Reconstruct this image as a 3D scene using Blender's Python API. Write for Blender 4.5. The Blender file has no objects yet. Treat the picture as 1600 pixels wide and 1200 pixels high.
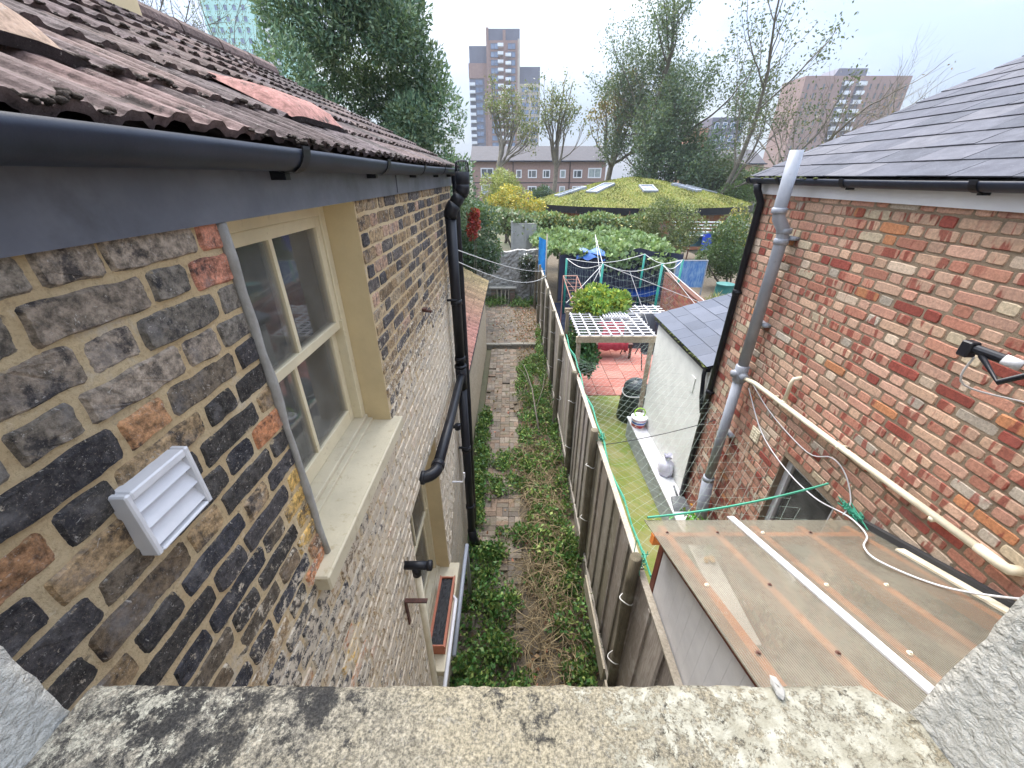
import bpy, math, random
import numpy as np
from mathutils import Vector, Matrix
R = math.radians
C = bpy.context.scene.collection
sc = bpy.context.scene

# ---------------------------------------------------------------- camera
cam = bpy.data.objects.new('camera', bpy.data.cameras.new('camera'))
C.objects.link(cam)
cam.location = (0, 0, 0)                       # the eye is the origin; the alley floor is 5.2 m below
cam.rotation_euler = (R(90 - 28), 0, 0)
cam.data.sensor_fit = 'HORIZONTAL'; cam.data.sensor_width = 36; cam.data.lens = 13.77
cam.data.clip_start = 0.02; cam.data.clip_end = 4000
sc.camera = cam

# ---------------------------------------------------------------- sky, sun, exposure
SUN_EL, SUN_AZ = 60, -22
w = bpy.data.worlds.new('World'); sc.world = w; w.use_nodes = True
nt = w.node_tree; nt.nodes.clear()
def wn(t): return nt.nodes.new(t)
out = wn('ShaderNodeOutputWorld'); bg = wn('ShaderNodeBackground'); bg.inputs[1].default_value = 0.1
sky = wn('ShaderNodeTexSky'); sky.sky_type = 'NISHITA'; sky.sun_disc = False
sky.sun_elevation = R(SUN_EL); sky.sun_rotation = R(SUN_AZ); sky.dust_density = 2.0
tc = wn('ShaderNodeTexCoord'); sep = wn('ShaderNodeSeparateXYZ')
nt.links.new(tc.outputs['Generated'], sep.inputs[0])
mp = wn('ShaderNodeMapping'); mp.inputs['Scale'].default_value = (1, 1, 2.6)
nt.links.new(tc.outputs['Generated'], mp.inputs[0])
nz = wn('ShaderNodeTexNoise'); nz.inputs['Scale'].default_value = 2.2; nz.inputs['Detail'].default_value = 5; nz.inputs['Roughness'].default_value = .5
nt.links.new(mp.outputs[0], nz.inputs['Vector'])
rp = wn('ShaderNodeValToRGB'); rp.color_ramp.elements[0].position = .40; rp.color_ramp.elements[1].position = .60
rp.color_ramp.elements[0].color = (.50, .615, .87, 1); rp.color_ramp.elements[1].color = (.86, .92, .99, 1)
nt.links.new(nz.outputs[0], rp.inputs[0])
gr = wn('ShaderNodeMapRange'); gr.inputs[1].default_value = .12; gr.inputs[2].default_value = .9
gr.inputs[3].default_value = 1.52; gr.inputs[4].default_value = 10.5        # an overcast sky is some three times brighter overhead
nt.links.new(sep.outputs[2], gr.inputs[0])
ml = wn('ShaderNodeVectorMath'); ml.operation = 'SCALE'
nt.links.new(rp.outputs[0], ml.inputs[0]); nt.links.new(gr.outputs[0], ml.inputs['Scale'])
mx = wn('ShaderNodeMix'); mx.data_type = 'RGBA'; mx.inputs[0].default_value = .88
nt.links.new(sky.outputs[0], mx.inputs[6]); nt.links.new(ml.outputs[0], mx.inputs[7])
nt.links.new(mx.outputs[2], bg.inputs[0]); nt.links.new(bg.outputs[0], out.inputs[0])

sun = bpy.data.objects.new('sun', bpy.data.lights.new('sun', 'SUN')); C.objects.link(sun)
sun.data.energy = 1.7; sun.data.angle = R(45); sun.data.color = (1, .93, .84)
sun.rotation_euler = (R(90 - SUN_EL), 0, R(180 - SUN_AZ))
sc.view_settings.view_transform = 'Standard'; sc.view_settings.look = 'None'
sc.view_settings.exposure = 2.3; sc.view_settings.gamma = 1
sc.cycles.max_bounces = 8; sc.cycles.transparent_max_bounces = 12

# ---------------------------------------------------------------- object helpers
def thing(name, label, cat, loc=(0, 0, 0), group=None):
    o = bpy.data.objects.new(name, None); C.objects.link(o); o.location = loc; o.empty_display_size = .1
    o['label'] = label; o['category'] = cat
    if group: o['group'] = group
    return o
def tag(o, label, cat, group=None, kind=None):
    if label: o['label'] = label
    if cat: o['category'] = cat
    if group: o['group'] = group
    if kind: o['kind'] = kind
    return o
def wloc(o):
    v = Vector((0, 0, 0))
    while o is not None:
        v = v + o.location; o = o.parent
    return v
def link_mesh(name, me, mats, parent=None, label=None, loc=None):
    for m in (mats if isinstance(mats, (list, tuple)) else [mats]): me.materials.append(m)
    o = bpy.data.objects.new(name, me); C.objects.link(o)
    if parent: o.parent = parent
    if label: o['label'] = label
    return o
def copy_tree(o, parent=None):
    c = o.copy(); C.objects.link(c); c.parent = parent
    for ch in list(o.children): copy_tree(ch, c)
    return c

class MB:
    """collects faces and links them as one mesh object (coordinates are world coordinates)"""
    def __init__(s): s.v = []; s.f = []; s.m = []; s.c = []; s.k = []
    def face(s, pts, mi=0, col=(1, 1, 1), k=(0, 0, 0)):
        n = len(s.v); s.v.extend(tuple(p) for p in pts); s.f.append(tuple(range(n, n + len(pts)))); s.m.append(mi); s.c.append(col); s.k.append(k)
    def mesh(s, vs, fs, mi=0, col=(1, 1, 1), k=(0, 0, 0)):
        n = len(s.v); s.v.extend(tuple(p) for p in vs)
        for f in fs: s.f.append(tuple(n + i for i in f)); s.m.append(mi); s.c.append(col); s.k.append(k)
    def box(s, x0, x1, y0, y1, z0, z1, mi=0, col=(1, 1, 1), M=None, bev=0):
        if bev:
            vs = []; b = bev
            for z, i in ((z0, b), (z0 + b, 0), (z1 - b, 0), (z1, b)):
                for X, Y in ((x0 + i, y0 + b), (x0 + b, y0 + i), (x1 - b, y0 + i), (x1 - i, y0 + b), (x1 - i, y1 - b), (x1 - b, y1 - i), (x0 + b, y1 - i), (x0 + i, y1 - b)):
                    vs.append((X, Y, z))
            fs = [tuple(range(7, -1, -1)), tuple(range(24, 32))]
            for r in range(3):
                for i in range(8):
                    j = (i + 1) % 8; fs.append((r * 8 + i, r * 8 + j, r * 8 + 8 + j, r * 8 + 8 + i))
        else:
            vs = [(x0, y0, z0), (x1, y0, z0), (x1, y1, z0), (x0, y1, z0), (x0, y0, z1), (x1, y0, z1), (x1, y1, z1), (x0, y1, z1)]
            fs = [(3, 2, 1, 0), (4, 5, 6, 7), (0, 1, 5, 4), (1, 2, 6, 5), (2, 3, 7, 6), (3, 0, 4, 7)]
        if M is not None: vs = [M @ Vector(p) for p in vs]
        s.mesh(vs, fs, mi, col)
    def bar(s, a, b, wd, h, mi=0, col=(1, 1, 1), up=(0, 0, 1)):
        a, b = Vector(a), Vector(b); d = (b - a); L = d.length; d.normalize(); u = Vector(up)
        sd = d.cross(u)
        if sd.length < 1e-4: sd = d.cross(Vector((0, 1, 0)))
        sd.normalize(); u = sd.cross(d)
        M = Matrix((sd, d, u)).transposed().to_4x4(); M.translation = a
        s.box(-wd / 2, wd / 2, 0, L, -h / 2, h / 2, mi, col, M)
    def tube(s, path, r, n=10, mi=0, col=(1, 1, 1), cap=True):
        P = [Vector(p) for p in path]; rs = r if isinstance(r, (list, tuple)) else [r] * len(P)
        vs = []; prev = None
        for i, p in enumerate(P):
            d = (P[min(i + 1, len(P) - 1)] - P[max(i - 1, 0)])
            if d.length < 1e-7: d = Vector((0, 0, 1))
            d.normalize()
            if prev is None:
                u = d.orthogonal().normalized()
            else:
                u = prev - d * prev.dot(d)
                u = u.normalized() if u.length > 1e-5 else d.orthogonal().normalized()
            prev = u; q = d.cross(u)
            for j in range(n):
                a = 2 * math.pi * j / n; vs.append(p + (u * math.cos(a) + q * math.sin(a)) * rs[i])
        fs = []
        for i in range(len(P) - 1):
            for j in range(n):
                k = (j + 1) % n; fs.append((i * n + j, i * n + k, i * n + n + k, i * n + n + j))
        if cap: fs.append(tuple(range(n - 1, -1, -1))); fs.append(tuple((len(P) - 1) * n + j for j in range(n)))
        s.mesh(vs, fs, mi, col)
    def lathe(s, c, prof, n=20, mi=0, col=(1, 1, 1), M=None, sx=1, sy=1, cap=True):
        vs = []; fs = []
        for (r, z) in prof:
            for j in range(n):
                a = 2 * math.pi * j / n; p = Vector((r * math.cos(a) * sx, r * math.sin(a) * sy, z))
                if M is not None: p = M @ p
                vs.append(p + Vector(c))
        for i in range(len(prof) - 1):
            for j in range(n):
                k = (j + 1) % n; fs.append((i * n + j, i * n + k, i * n + n + k, i * n + n + j))
        if cap: fs.append(tuple(range(n - 1, -1, -1))); fs.append(tuple((len(prof) - 1) * n + j for j in range(n)))
        s.mesh(vs, fs, mi, col)
    def blob(s, c, r, rng, mi=0, col=(1, 1, 1), nu=7, nv=4, jit=.25):
        vs = []; fs = []; c = Vector(c)
        for i in range(nv + 1):
            th = math.pi * i / nv
            for j in range(nu):
                ph = 2 * math.pi * (j + .5 * (i % 2)) / nu; q = 1 + rng.uniform(-jit, jit)
                vs.append(c + Vector((r[0] * q * math.sin(th) * math.cos(ph), r[1] * q * math.sin(th) * math.sin(ph), r[2] * q * math.cos(th))))
        for i in range(nv):
            for j in range(nu):
                k = (j + 1) % nu; fs.append((i * nu + j, i * nu + k, i * nu + nu + k, i * nu + nu + j))
        s.mesh(vs, fs, mi, col)
    def build(s, name, mats, parent=None, label=None, smooth=False):
        off = wloc(parent) if parent else Vector((0, 0, 0))
        me = bpy.data.meshes.new(name)
        me.from_pydata([(p[0] - off[0], p[1] - off[1], p[2] - off[2]) for p in s.v], [], s.f)
        me.polygons.foreach_set('material_index', s.m)
        at = me.attributes.new('Col', 'FLOAT_COLOR', 'FACE')
        at.data.foreach_set('color', [x for c in s.c for x in (c[0], c[1], c[2], 1)])
        if any(k != (0, 0, 0) for k in s.k):
            at = me.attributes.new('Key', 'FLOAT_VECTOR', 'FACE'); at.data.foreach_set('vector', [x for k in s.k for x in k])
        if smooth: me.polygons.foreach_set('use_smooth', [True] * len(s.f))
        me.update()
        return link_mesh(name, me, mats, parent, label)

def np_mesh(name, V, F, mats, parent=None, label=None, col=None, smooth=False):
    """V (n,3), F (m,4) arrays"""
    off = np.array(wloc(parent)) if parent else np.zeros(3)
    me = bpy.data.meshes.new(name); n, m, k = len(V), len(F), F.shape[1]
    me.vertices.add(n); me.vertices.foreach_set('co', (V - off).astype(np.float32).ravel())
    me.loops.add(m * k); me.loops.foreach_set('vertex_index', F.astype(np.int32).ravel())
    me.polygons.add(m); me.polygons.foreach_set('loop_start', np.arange(0, m * k, k, dtype=np.int32))
    if col is not None:
        at = me.attributes.new('Col', 'FLOAT_COLOR', 'FACE')
        at.data.foreach_set('color', np.concatenate([col, np.ones((m, 1))], 1).astype(np.float32).ravel())
    me.update(calc_edges=True); me.validate()
    if smooth: me.polygons.foreach_set('use_smooth', [True] * len(me.polygons))
    return link_mesh(name, me, mats, parent, label)

def leaf_arrays(P, N, L, W, rg, fold=.0):
    """one leaf (a rhombus bent at its midrib: two triangles as a quad) per row of P, pointing along random vectors biased by N"""
    n = len(P)
    d = rg.normal(size=(n, 3)) + N; d /= np.linalg.norm(d, axis=1)[:, None] + 1e-9
    q = rg.normal(size=(n, 3)); sd = np.cross(d, q); sd /= np.linalg.norm(sd, axis=1)[:, None] + 1e-9
    nm = np.cross(sd, d)
    L = (L * rg.uniform(.6, 1.35, n))[:, None]; W = L * W
    a = P; b = P + d * L * .45 + sd * W * .5 + nm * L * fold; c = P + d * L; e = P + d * L * .45 - sd * W * .5 + nm * L * fold
    V = np.stack([a, b, c, e], 1).reshape(-1, 3); F = np.arange(4 * n).reshape(-1, 4)
    return V, F
def pick_cols(rg, n, pal, jit=.2):
    pal = np.array(pal); c = pal[rg.integers(0, len(pal), n)]
    return np.clip(c * rg.uniform(1 - jit, 1 + jit, (n, 1)), 0, 1)
# ---------------------------------------------------------------- materials
class NT:
    def __init__(s, name):
        s.m = bpy.data.materials.new(name); s.m.use_nodes = True; s.t = s.m.node_tree; s.t.nodes.clear()
        s.out = s.n('ShaderNodeOutputMaterial'); s.b = s.n('ShaderNodeBsdfPrincipled'); s.l(s.b.outputs[0], s.out.inputs[0])
        s.co = s.n('ShaderNodeNewGeometry').outputs['Position']
    def n(s, t): return s.t.nodes.new(t)
    def l(s, a, b): s.t.links.new(a, b)
    def put(s, sock, v):
        if hasattr(v, 'is_output'): s.l(v, sock)
        else: sock.default_value = (v + (1,) if isinstance(v, tuple) and len(v) == 3 and len(sock.default_value) == 4 else v)
    def noise(s, scale, detail=4, rough=.6, vec=None, dist=0, stretch=None):
        x = s.n('ShaderNodeTexNoise'); v = vec or s.co
        if stretch: v = s.map(v, stretch)
        s.l(v, x.inputs['Vector']); x.inputs['Scale'].default_value = scale; x.inputs['Detail'].default_value = detail
        x.inputs['Roughness'].default_value = rough; x.inputs['Distortion'].default_value = dist; return x.outputs[0]
    def map(s, v, scale=(1, 1, 1), rot=(0, 0, 0)):
        x = s.n('ShaderNodeMapping'); s.l(v, x.inputs[0]); x.inputs['Scale'].default_value = scale; x.inputs['Rotation'].default_value = rot; return x.outputs[0]
    def voro(s, scale, vec=None, feat='F1', out=0):
        x = s.n('ShaderNodeTexVoronoi'); x.feature = feat; s.l(vec or s.co, x.inputs['Vector']); x.inputs['Scale'].default_value = scale; return x.outputs[out]
    def ramp(s, f, a, b, ca=0.0, cb=1.0):
        x = s.n('ShaderNodeMapRange'); x.interpolation_type = 'SMOOTHSTEP'; s.l(f, x.inputs[0])
        for i, v in enumerate((a, b, ca, cb)): x.inputs[i + 1].default_value = v
        return x.outputs[0]
    def math(s, op, a, b=0.0):
        x = s.n('ShaderNodeMath'); x.operation = op; s.put(x.inputs[0], a); s.put(x.inputs[1], b); return x.outputs[0]
    def mix(s, f, a, b, mode='MIX'):
        x = s.n('ShaderNodeMix'); x.data_type = 'RGBA'; x.blend_type = mode
        s.put(x.inputs[0], f); s.put(x.inputs[6], a); s.put(x.inputs[7], b); return x.outputs[2]
    def attr(s, name, o='Color'):
        x = s.n('ShaderNodeAttribute'); x.attribute_name = name; return x.outputs[o]
    def bump(s, h, strength=.5, dist=.01, prev=None):
        x = s.n('ShaderNodeBump'); s.l(h, x.inputs['Height']); x.inputs['Strength'].default_value = strength; x.inputs['Distance'].default_value = dist
        if prev: s.l(prev, x.inputs['Normal'])
        return x.outputs[0]
    def fin(s, col, rough=.7, normal=None, metal=0, spec=.5):
        s.put(s.b.inputs['Base Color'], col); s.put(s.b.inputs['Roughness'], rough); s.b.inputs['Metallic'].default_value = metal
        s.b.inputs['Specular IOR Level'].default_value = spec
        if normal: s.l(normal, s.b.inputs['Normal'])
        return s.m

def simple(name, c1, c2=None, scale=8, rough=.6, bump=.15, bscale=60, bdist=.003, attr=False, metal=0, spec=.5, stretch=None, dirt=None, dscale=5, damt=(.55, .75)):
    t = NT(name); c2 = c2 or tuple(x * .8 for x in c1)
    col = t.mix(t.ramp(t.noise(scale, 5, .62, stretch=stretch), .3, .7), c1, c2)
    if attr: col = t.mix(1.0, col, t.attr('Col'), 'MULTIPLY')
    if dirt: col = t.mix(t.ramp(t.noise(dscale, 6, .68), *damt), col, dirt)
    nb = t.bump(t.noise(bscale, 5, .65, stretch=stretch), bump, bdist) if bump else None
    return t.fin(col, rough, nb, metal, spec)

def leafmat(name, rough=.5):
    t = NT(name)
    col = t.attr('Col')
    tr = t.n('ShaderNodeBsdfTranslucent'); t.l(t.mix(.3, col, (.35, .5, .05)), tr.inputs[0])
    t.fin(col, rough, None, 0, .35)
    mxs = t.n('ShaderNodeMixShader'); mxs.inputs[0].default_value = .22
    t.l(t.b.outputs[0], mxs.inputs[1]); t.l(tr.outputs[0], mxs.inputs[2]); t.l(mxs.outputs[0], t.out.inputs[0])
    return t.m

def stock_brick():
    t = NT('weathered stock brick'); col = t.attr('Col')
    key = t.attr('Key', 'Vector')
    v = t.n('ShaderNodeVectorMath'); v.operation = 'MULTIPLY_ADD'; t.l(key, v.inputs[0]); v.inputs[1].default_value = (3.1, 5.7, 9.3); t.l(t.co, v.inputs[2]); vec = v.outputs[0]
    f = t.noise(55, 7, .72, vec)
    col = t.mix(t.ramp(f, .3, .7, .0, 1.0), t.mix(1.0, col, (.4, .4, .4), 'MULTIPLY'), t.mix(1.0, col, (1.9, 1.85, 1.8), 'MULTIPLY'))
    col = t.mix(t.ramp(t.noise(8, 6, .7, vec), .52, .7, 0, .6), col, (.21, .20, .20))             # grey bloom
    col = t.mix(t.ramp(t.noise(15, 6, .7, vec), .52, .64, 0, .85), col, (.024, .024, .03))        # soot
    col = t.mix(t.ramp(t.noise(190, 3, .8, vec), .56, .7, 0, .75), col, (.24, .20, .16))
    sk = t.n('ShaderNodeSeparateXYZ'); t.l(key, sk.inputs[0]); sz = t.n('ShaderNodeSeparateXYZ'); t.l(t.co, sz.inputs[0])
    ed = t.ramp(t.math('ABSOLUTE', t.math('SUBTRACT', sz.outputs[2], sk.outputs[1])), .018, .034, -.07, .03)     # mortar smeared in from the joints
    col = t.mix(t.ramp(t.math('ADD', t.noise(21, 9, .78, vec), ed), .585, .635, 0, .92), col, t.mix(t.noise(60, 5, .8), (.30, .235, .145), (.48, .39, .26)))
    col = t.mix(t.ramp(t.noise(70, 6, .75, vec, 1.5), .60, .66, 0, .7), col, (.55, .52, .48))      # white flecks
    sx = t.n('ShaderNodeSeparateXYZ'); t.l(t.co, sx.inputs[0])
    lo = t.math('ADD', t.ramp(sx.outputs[2], -.6, -1.6, -.02, .17), t.ramp(sx.outputs[1], .9, 2.2, 0, .06))
    salt = t.math('ADD', t.noise(30, 8, .78, vec, .3), lo)
    col = t.mix(t.ramp(salt, .60, .68, 0, .82), col, (.66, .575, .45))
    nb = t.bump(t.noise(28, 8, .75, vec), .9, .012); nb = t.bump(t.noise(150, 4, .7), .5, .003, nb)
    return t.fin(col, .92, nb, 0, .25)
def mortar(name, c1, c2, c3):
    t = NT(name)
    col = t.mix(t.ramp(t.noise(5, 5, .6), .35, .65), c1, c2)
    col = t.mix(t.ramp(t.noise(90, 5, .8), .45, .75, 0, .8), col, c3)
    sx = t.n('ShaderNodeSeparateXYZ'); t.l(t.co, sx.inputs[0])
    if c1[0] > .35:
        col = t.mix(t.ramp(t.math('ADD', t.noise(21, 7, .72), t.ramp(sx.outputs[2], -.6, -1.8, 0, .2)), .58, .74, 0, .7), col, (.70, .61, .46))
        col = t.mix(t.ramp(t.noise(4, 6, .7), .56, .68, 0, .5), col, (.55, .52, .48))
        col = t.mix(t.ramp(t.noise(16, 7, .75), .60, .68, 0, .7), col, (.12, .10, .075))
    nb = t.bump(t.noise(35, 8, .75), .9, .014); nb = t.bump(t.noise(260, 3, .7), .6, .003, nb)
    return t.fin(col, .97, nb, 0, .15)
def red_brick():
    t = NT('red and buff facing brick'); col = t.attr('Col'); key = t.attr('Key', 'Vector')
    s1 = t.n('ShaderNodeSeparateXYZ'); t.l(key, s1.inputs[0]); s2 = t.n('ShaderNodeSeparateXYZ'); t.l(t.co, s2.inputs[0])
    u = t.math('SUBTRACT', s2.outputs[1], s1.outputs[0])
    cv = t.n('ShaderNodeCombineXYZ'); t.l(t.math('MULTIPLY', u, 15.0), cv.inputs[0]); t.l(t.math('MULTIPLY', s1.outputs[2], 97.0), cv.inputs[1])
    t.l(t.math('MULTIPLY', s2.outputs[2], 3.0), cv.inputs[2])
    bnd = t.ramp(t.noise(1.0, 2, .6, cv.outputs[0]), .52, .58)
    sel = t.ramp(s1.outputs[2], .42, .46)
    col = t.mix(t.math('MULTIPLY', t.math('MULTIPLY', bnd, sel), .85), col, (.24, .065, .05))
    f = t.noise(60, 6, .75); col = t.mix(t.ramp(f, .3, .72), t.mix(1.0, col, (.72, .70, .68), 'MULTIPLY'), t.mix(1.0, col, (1.22, 1.15, 1.08), 'MULTIPLY'))
    col = t.mix(t.ramp(t.noise(130, 4, .8), .64, .7, 0, .7), col, (.09, .06, .05))
    col = t.mix(t.ramp(t.noise(2.3, 5, .65), .55, .72, 0, .35), col, (.16, .13, .11))
    nb = t.bump(t.noise(45, 7, .72), .7, .006); nb = t.bump(t.noise(180, 3, .7), .4, .002, nb)
    return t.fin(col, .9, nb, 0, .25)
def lichen_stone():
    t = NT('lichen covered stone')
    col = t.mix(t.ramp(t.noise(95, 6, .8), .36, .64), (.10, .095, .09), (.40, .365, .30))
    sx = t.n('ShaderNodeSeparateXYZ'); t.l(t.co, sx.inputs[0])
    warm = t.ramp(t.noise(5, 4, .6), .4, .62)
    wx = t.math('ADD', t.ramp(sx.outputs[0], -.30, -.05, 0, .5), t.math('MULTIPLY', warm, .35))
    col = t.mix(t.math('MULTIPLY', wx, t.ramp(t.noise(120, 4, .8), .3, .5)), col, (.38, .33, .235))
    bk = t.math('ADD', t.noise(13, 9, .82), t.ramp(sx.outputs[0], -.32, .0, .07, -.03))
    blk = t.ramp(bk, .53, .62, 0, .92); col = t.mix(blk, col, (.028, .028, .03))
    col = t.mix(t.ramp(t.math('ADD', t.noise(30, 8, .82), t.ramp(sx.outputs[0], -.4, -.1, .05, -.1)), .56, .6, 0, .85), col, (.46, .44, .37))
    ly = t.math('ADD', t.noise(17, 9, .82, None, .4), t.ramp(sx.outputs[0], -.02, .36, -.08, .17))
    gn = t.noise(330, 3, .75); col = t.mix(t.ramp(gn, .3, .7), t.mix(1.0, col, (.45, .45, .45), 'MULTIPLY'), t.mix(1.0, col, (1.5, 1.48, 1.42), 'MULTIPLY'))
    ly = t.math('ADD', ly, t.math('MULTIPLY', t.math('SUBTRACT', gn, .5), .22)); pat = t.ramp(ly, .53, .57)
    pit = t.ramp(t.noise(75, 5, .8), .42, .50); pat = t.math('MULTIPLY', pat, pit)
    lc = t.mix(t.ramp(t.noise(40, 5, .7), .35, .7), (.40, .37, .28), (.62, .59, .48))
    col = t.mix(pat, col, lc)
    nb = t.bump(t.noise(110, 6, .75), .9, .004); nb = t.bump(pat, .5, .003, nb)
    col = t.mix(1.0, col, (.56, .57, .58), 'MULTIPLY')
    return t.fin(col, .95, nb, 0, .2)
def stucco():
    t = NT('rough white painted render')
    v = t.voro(75, t.map(t.co, (1, 1, .8)), 'DISTANCE_TO_EDGE')
    nn = t.noise(60, 6, .7, None, 1.5)
    col = t.mix(t.ramp(t.noise(30, 5, .7), .3, .75), (.54, .525, .48), (.46, .45, .41))
    h1 = t.noise(95, 5, .62, None, .3)
    col = t.mix(t.ramp(h1, .40, .33, 0, .75), col, (.34, .34, .31))
    nb = t.bump(h1, 1.0, .012); nb = t.bump(t.noise(260, 3, .7), .5, .002, nb)
    return t.fin(col, .85, nb, 0, .3)
def tile_mat():
    t = NT('weathered concrete roof tile'); col = t.mix(1.0, t.attr('Col'), (.74, .75, .78), 'MULTIPLY')
    col = t.mix(t.ramp(t.noise(30, 7, .75), .3, .72), t.mix(1.0, col, (.55, .52, .5), 'MULTIPLY'), t.mix(1.0, col, (1.4, 1.35, 1.35), 'MULTIPLY'))
    col = t.mix(t.ramp(t.noise(14, 7, .75), .54, .64, 0, .9), col, (.035, .028, .026))
    col = t.mix(t.ramp(t.noise(48, 6, .75), .62, .68, 0, .8), col, (.34, .31, .29))
    nb = t.bump(t.noise(70, 7, .75), .8, .008)
    return t.fin(col, .92, nb, 0, .25)
def slate_mat():
    t = NT('grey slate'); col = t.attr('Col')
    col = t.mix(t.ramp(t.noise(9, 5, .65), .3, .7), t.mix(1.0, col, (.78, .78, .8), 'MULTIPLY'), t.mix(1.0, col, (1.15, 1.15, 1.15), 'MULTIPLY'))
    col = t.mix(t.ramp(t.noise(160, 4, .8), .60, .68, 0, .4), col, (.46, .46, .48))
    nb = t.bump(t.noise(90, 5, .7), .35, .003)
    return t.fin(col, .75, nb, 0, .18)
def wood_mat(name, c1, c2, c3, sc3=(14, 14, 1.1), moss=None):
    t = NT(name); col = t.mix(t.ramp(t.noise(6, 6, .7, stretch=sc3), .3, .7), c1, c2)
    col = t.mix(1.0, col, t.attr('Col'), 'MULTIPLY')
    col = t.mix(t.ramp(t.noise(3, 6, .7), .5, .7, 0, .7), col, c3)
    if moss:
        col = t.mix(t.ramp(t.noise(4.5, 6, .7), .55, .7, 0, .6), col, moss)
    nb = t.bump(t.noise(10, 6, .7, stretch=sc3), .6, .005)
    return t.fin(col, .9, nb, 0, .2)
def paint_mat(name, c, dirt, rough=.55, amt=(.62, .78), crack=True):
    t = NT(name); col = t.mix(t.ramp(t.noise(5, 5, .6), .35, .7), c, tuple(x * .88 for x in c))
    col = t.mix(t.ramp(t.noise(24, 7, .75), *amt, 0, .75), col, dirt)
    col = t.mix(t.ramp(t.noise(95, 4, .8), .68, .74, 0, .6), col, tuple(x * .4 for x in c))
    nb = t.bump(t.noise(60, 6, .7), .35, .003)
    return t.fin(col, rough, nb, 0, .35)
def glass_mat(name, tint=(.97, .98, .98), base=.0):
    t = NT(name); t.t.nodes.remove(t.b)
    tr = t.n('ShaderNodeBsdfTransparent'); tr.inputs[0].default_value = tint + (1,)
    gl = t.n('ShaderNodeBsdfGlossy'); gl.inputs['Roughness'].default_value = .03
    fr = t.n('ShaderNodeFresnel'); fr.inputs[0].default_value = 1.5
    df = t.n('ShaderNodeBsdfDiffuse'); df.inputs[0].default_value = (.45, .46, .44, 1)
    m0 = t.n('ShaderNodeMixShader'); t.l(t.ramp(t.noise(6, 5, .7), .35, .8, .12, .30), m0.inputs[0]); t.l(tr.outputs[0], m0.inputs[1]); t.l(df.outputs[0], m0.inputs[2])
    m1 = t.n('ShaderNodeMixShader'); t.l(t.math('ADD', fr.outputs[0], base), m1.inputs[0]); t.l(m0.outputs[0], m1.inputs[1]); t.l(gl.outputs[0], m1.inputs[2])
    t.l(m1.outputs[0], t.out.inputs[0]); return t.m
def polycarb():
    t = NT('dirty twin wall polycarbonate')
    st = t.n('ShaderNodeTexWave'); st.wave_type = 'BANDS'; st.bands_direction = 'X'; st.inputs['Scale'].default_value = 28; t.l(t.co, st.inputs[0])
    dirt = t.ramp(t.noise(2.4, 6, .65), .35, .72); fine = t.ramp(t.noise(38, 6, .75, stretch=(1, .35, 1)), .35, .75)
    col = t.mix(dirt, (.34, .33, .265), (.215, .205, .16)); col = t.mix(t.math('MULTIPLY', fine, .35), col, (.16, .145, .125))
    col = t.mix(t.math('MULTIPLY', st.outputs[1], .3), col, (.55, .55, .53))
    t.fin(col, .35, t.bump(st.outputs[1], .3, .002), 0, .5)
    tr = t.n('ShaderNodeBsdfTransparent'); tr.inputs[0].default_value = (.96, .92, .84, 1)
    tl = t.n('ShaderNodeBsdfTranslucent'); t.l(col, tl.inputs[0]); ms = t.n('ShaderNodeMixShader'); ms.inputs[0].default_value = .4; t.l(t.b.outputs[0], ms.inputs[1]); t.l(tl.outputs[0], ms.inputs[2])
    m = t.n('ShaderNodeMixShader'); t.l(t.ramp(t.noise(2.2, 5, .6), .3, .7, .47, .57), m.inputs[0]); t.l(ms.outputs[0], m.inputs[1]); t.l(tr.outputs[0], m.inputs[2])
    t.l(m.outputs[0], t.out.inputs[0]); return t.m

M = {}
M['stock'] = stock_brick(); M['mortar'] = mortar('sandy lime mortar', (.57, .43, .25), (.61, .49, .31), (.34, .25, .15))
M['red'] = red_brick(); M['mortar2'] = mortar('grey brown mortar', (.235, .18, .13), (.29, .225, .16), (.13, .10, .07))
M['stone'] = lichen_stone(); M['stucco'] = stucco(); M['tile'] = tile_mat(); M['slate'] = slate_mat()
M['cream'] = paint_mat('cream masonry paint', (.58, .47, .28), (.38, .28, .14))
M['creamwood'] = paint_mat('cream gloss paint on timber', (.64, .57, .40), (.30, .23, .14), .45, (.57, .74))
M['sillpaint'] = paint_mat('worn cream sill paint', (.54, .48, .35), (.36, .29, .18), .5, (.54, .70))
M['fascia'] = simple('dark grey fascia board', (.085, .092, .115), (.135, .142, .168), 5, .5, .15, 40, dirt=(.05, .052, .06), dscale=3.5, damt=(.5, .75))
M['gutter'] = simple('dark gutter plastic', (.014, .019, .034), (.024, .031, .050), 6, .42, .1, 70, spec=.35, dirt=(.12, .13, .14), dscale=70, damt=(.66, .85))
M['blackplastic'] = simple('black plastic', (.007, .008, .012), (.012, .013, .018), 9, .4, .06, 60, spec=.3, dirt=(.05, .05, .05), dscale=60, damt=(.7, .9))
M['whiteplastic'] = simple('white plastic', (.62, .62, .64), (.55, .55, .575), 9, .4, .05, 60, dirt=(.42, .41, .38), dscale=22, damt=(.6, .9))
M['creampipe'] = simple('cream plastic pipe', (.70, .64, .50), (.56, .50, .37), 6, .4, .05, 60, dirt=(.28, .22, .14), dscale=20, damt=(.6, .85))
M['greypipe'] = simple('grey soil pipe plastic', (.30, .32, .37), (.25, .27, .31), 5, .42, .06, 60, dirt=(.15, .14, .13), dscale=15, damt=(.62, .85))
M['whiteboard'] = simple('white fascia board', (.70, .70, .72), (.62, .62, .65), 4, .4, .05)
M['cement'] = simple('grey cement', (.32, .31, .29), (.24, .23, .21), 14, .95, .6, 60, .006)
M['glass'] = glass_mat('window glass')
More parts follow.
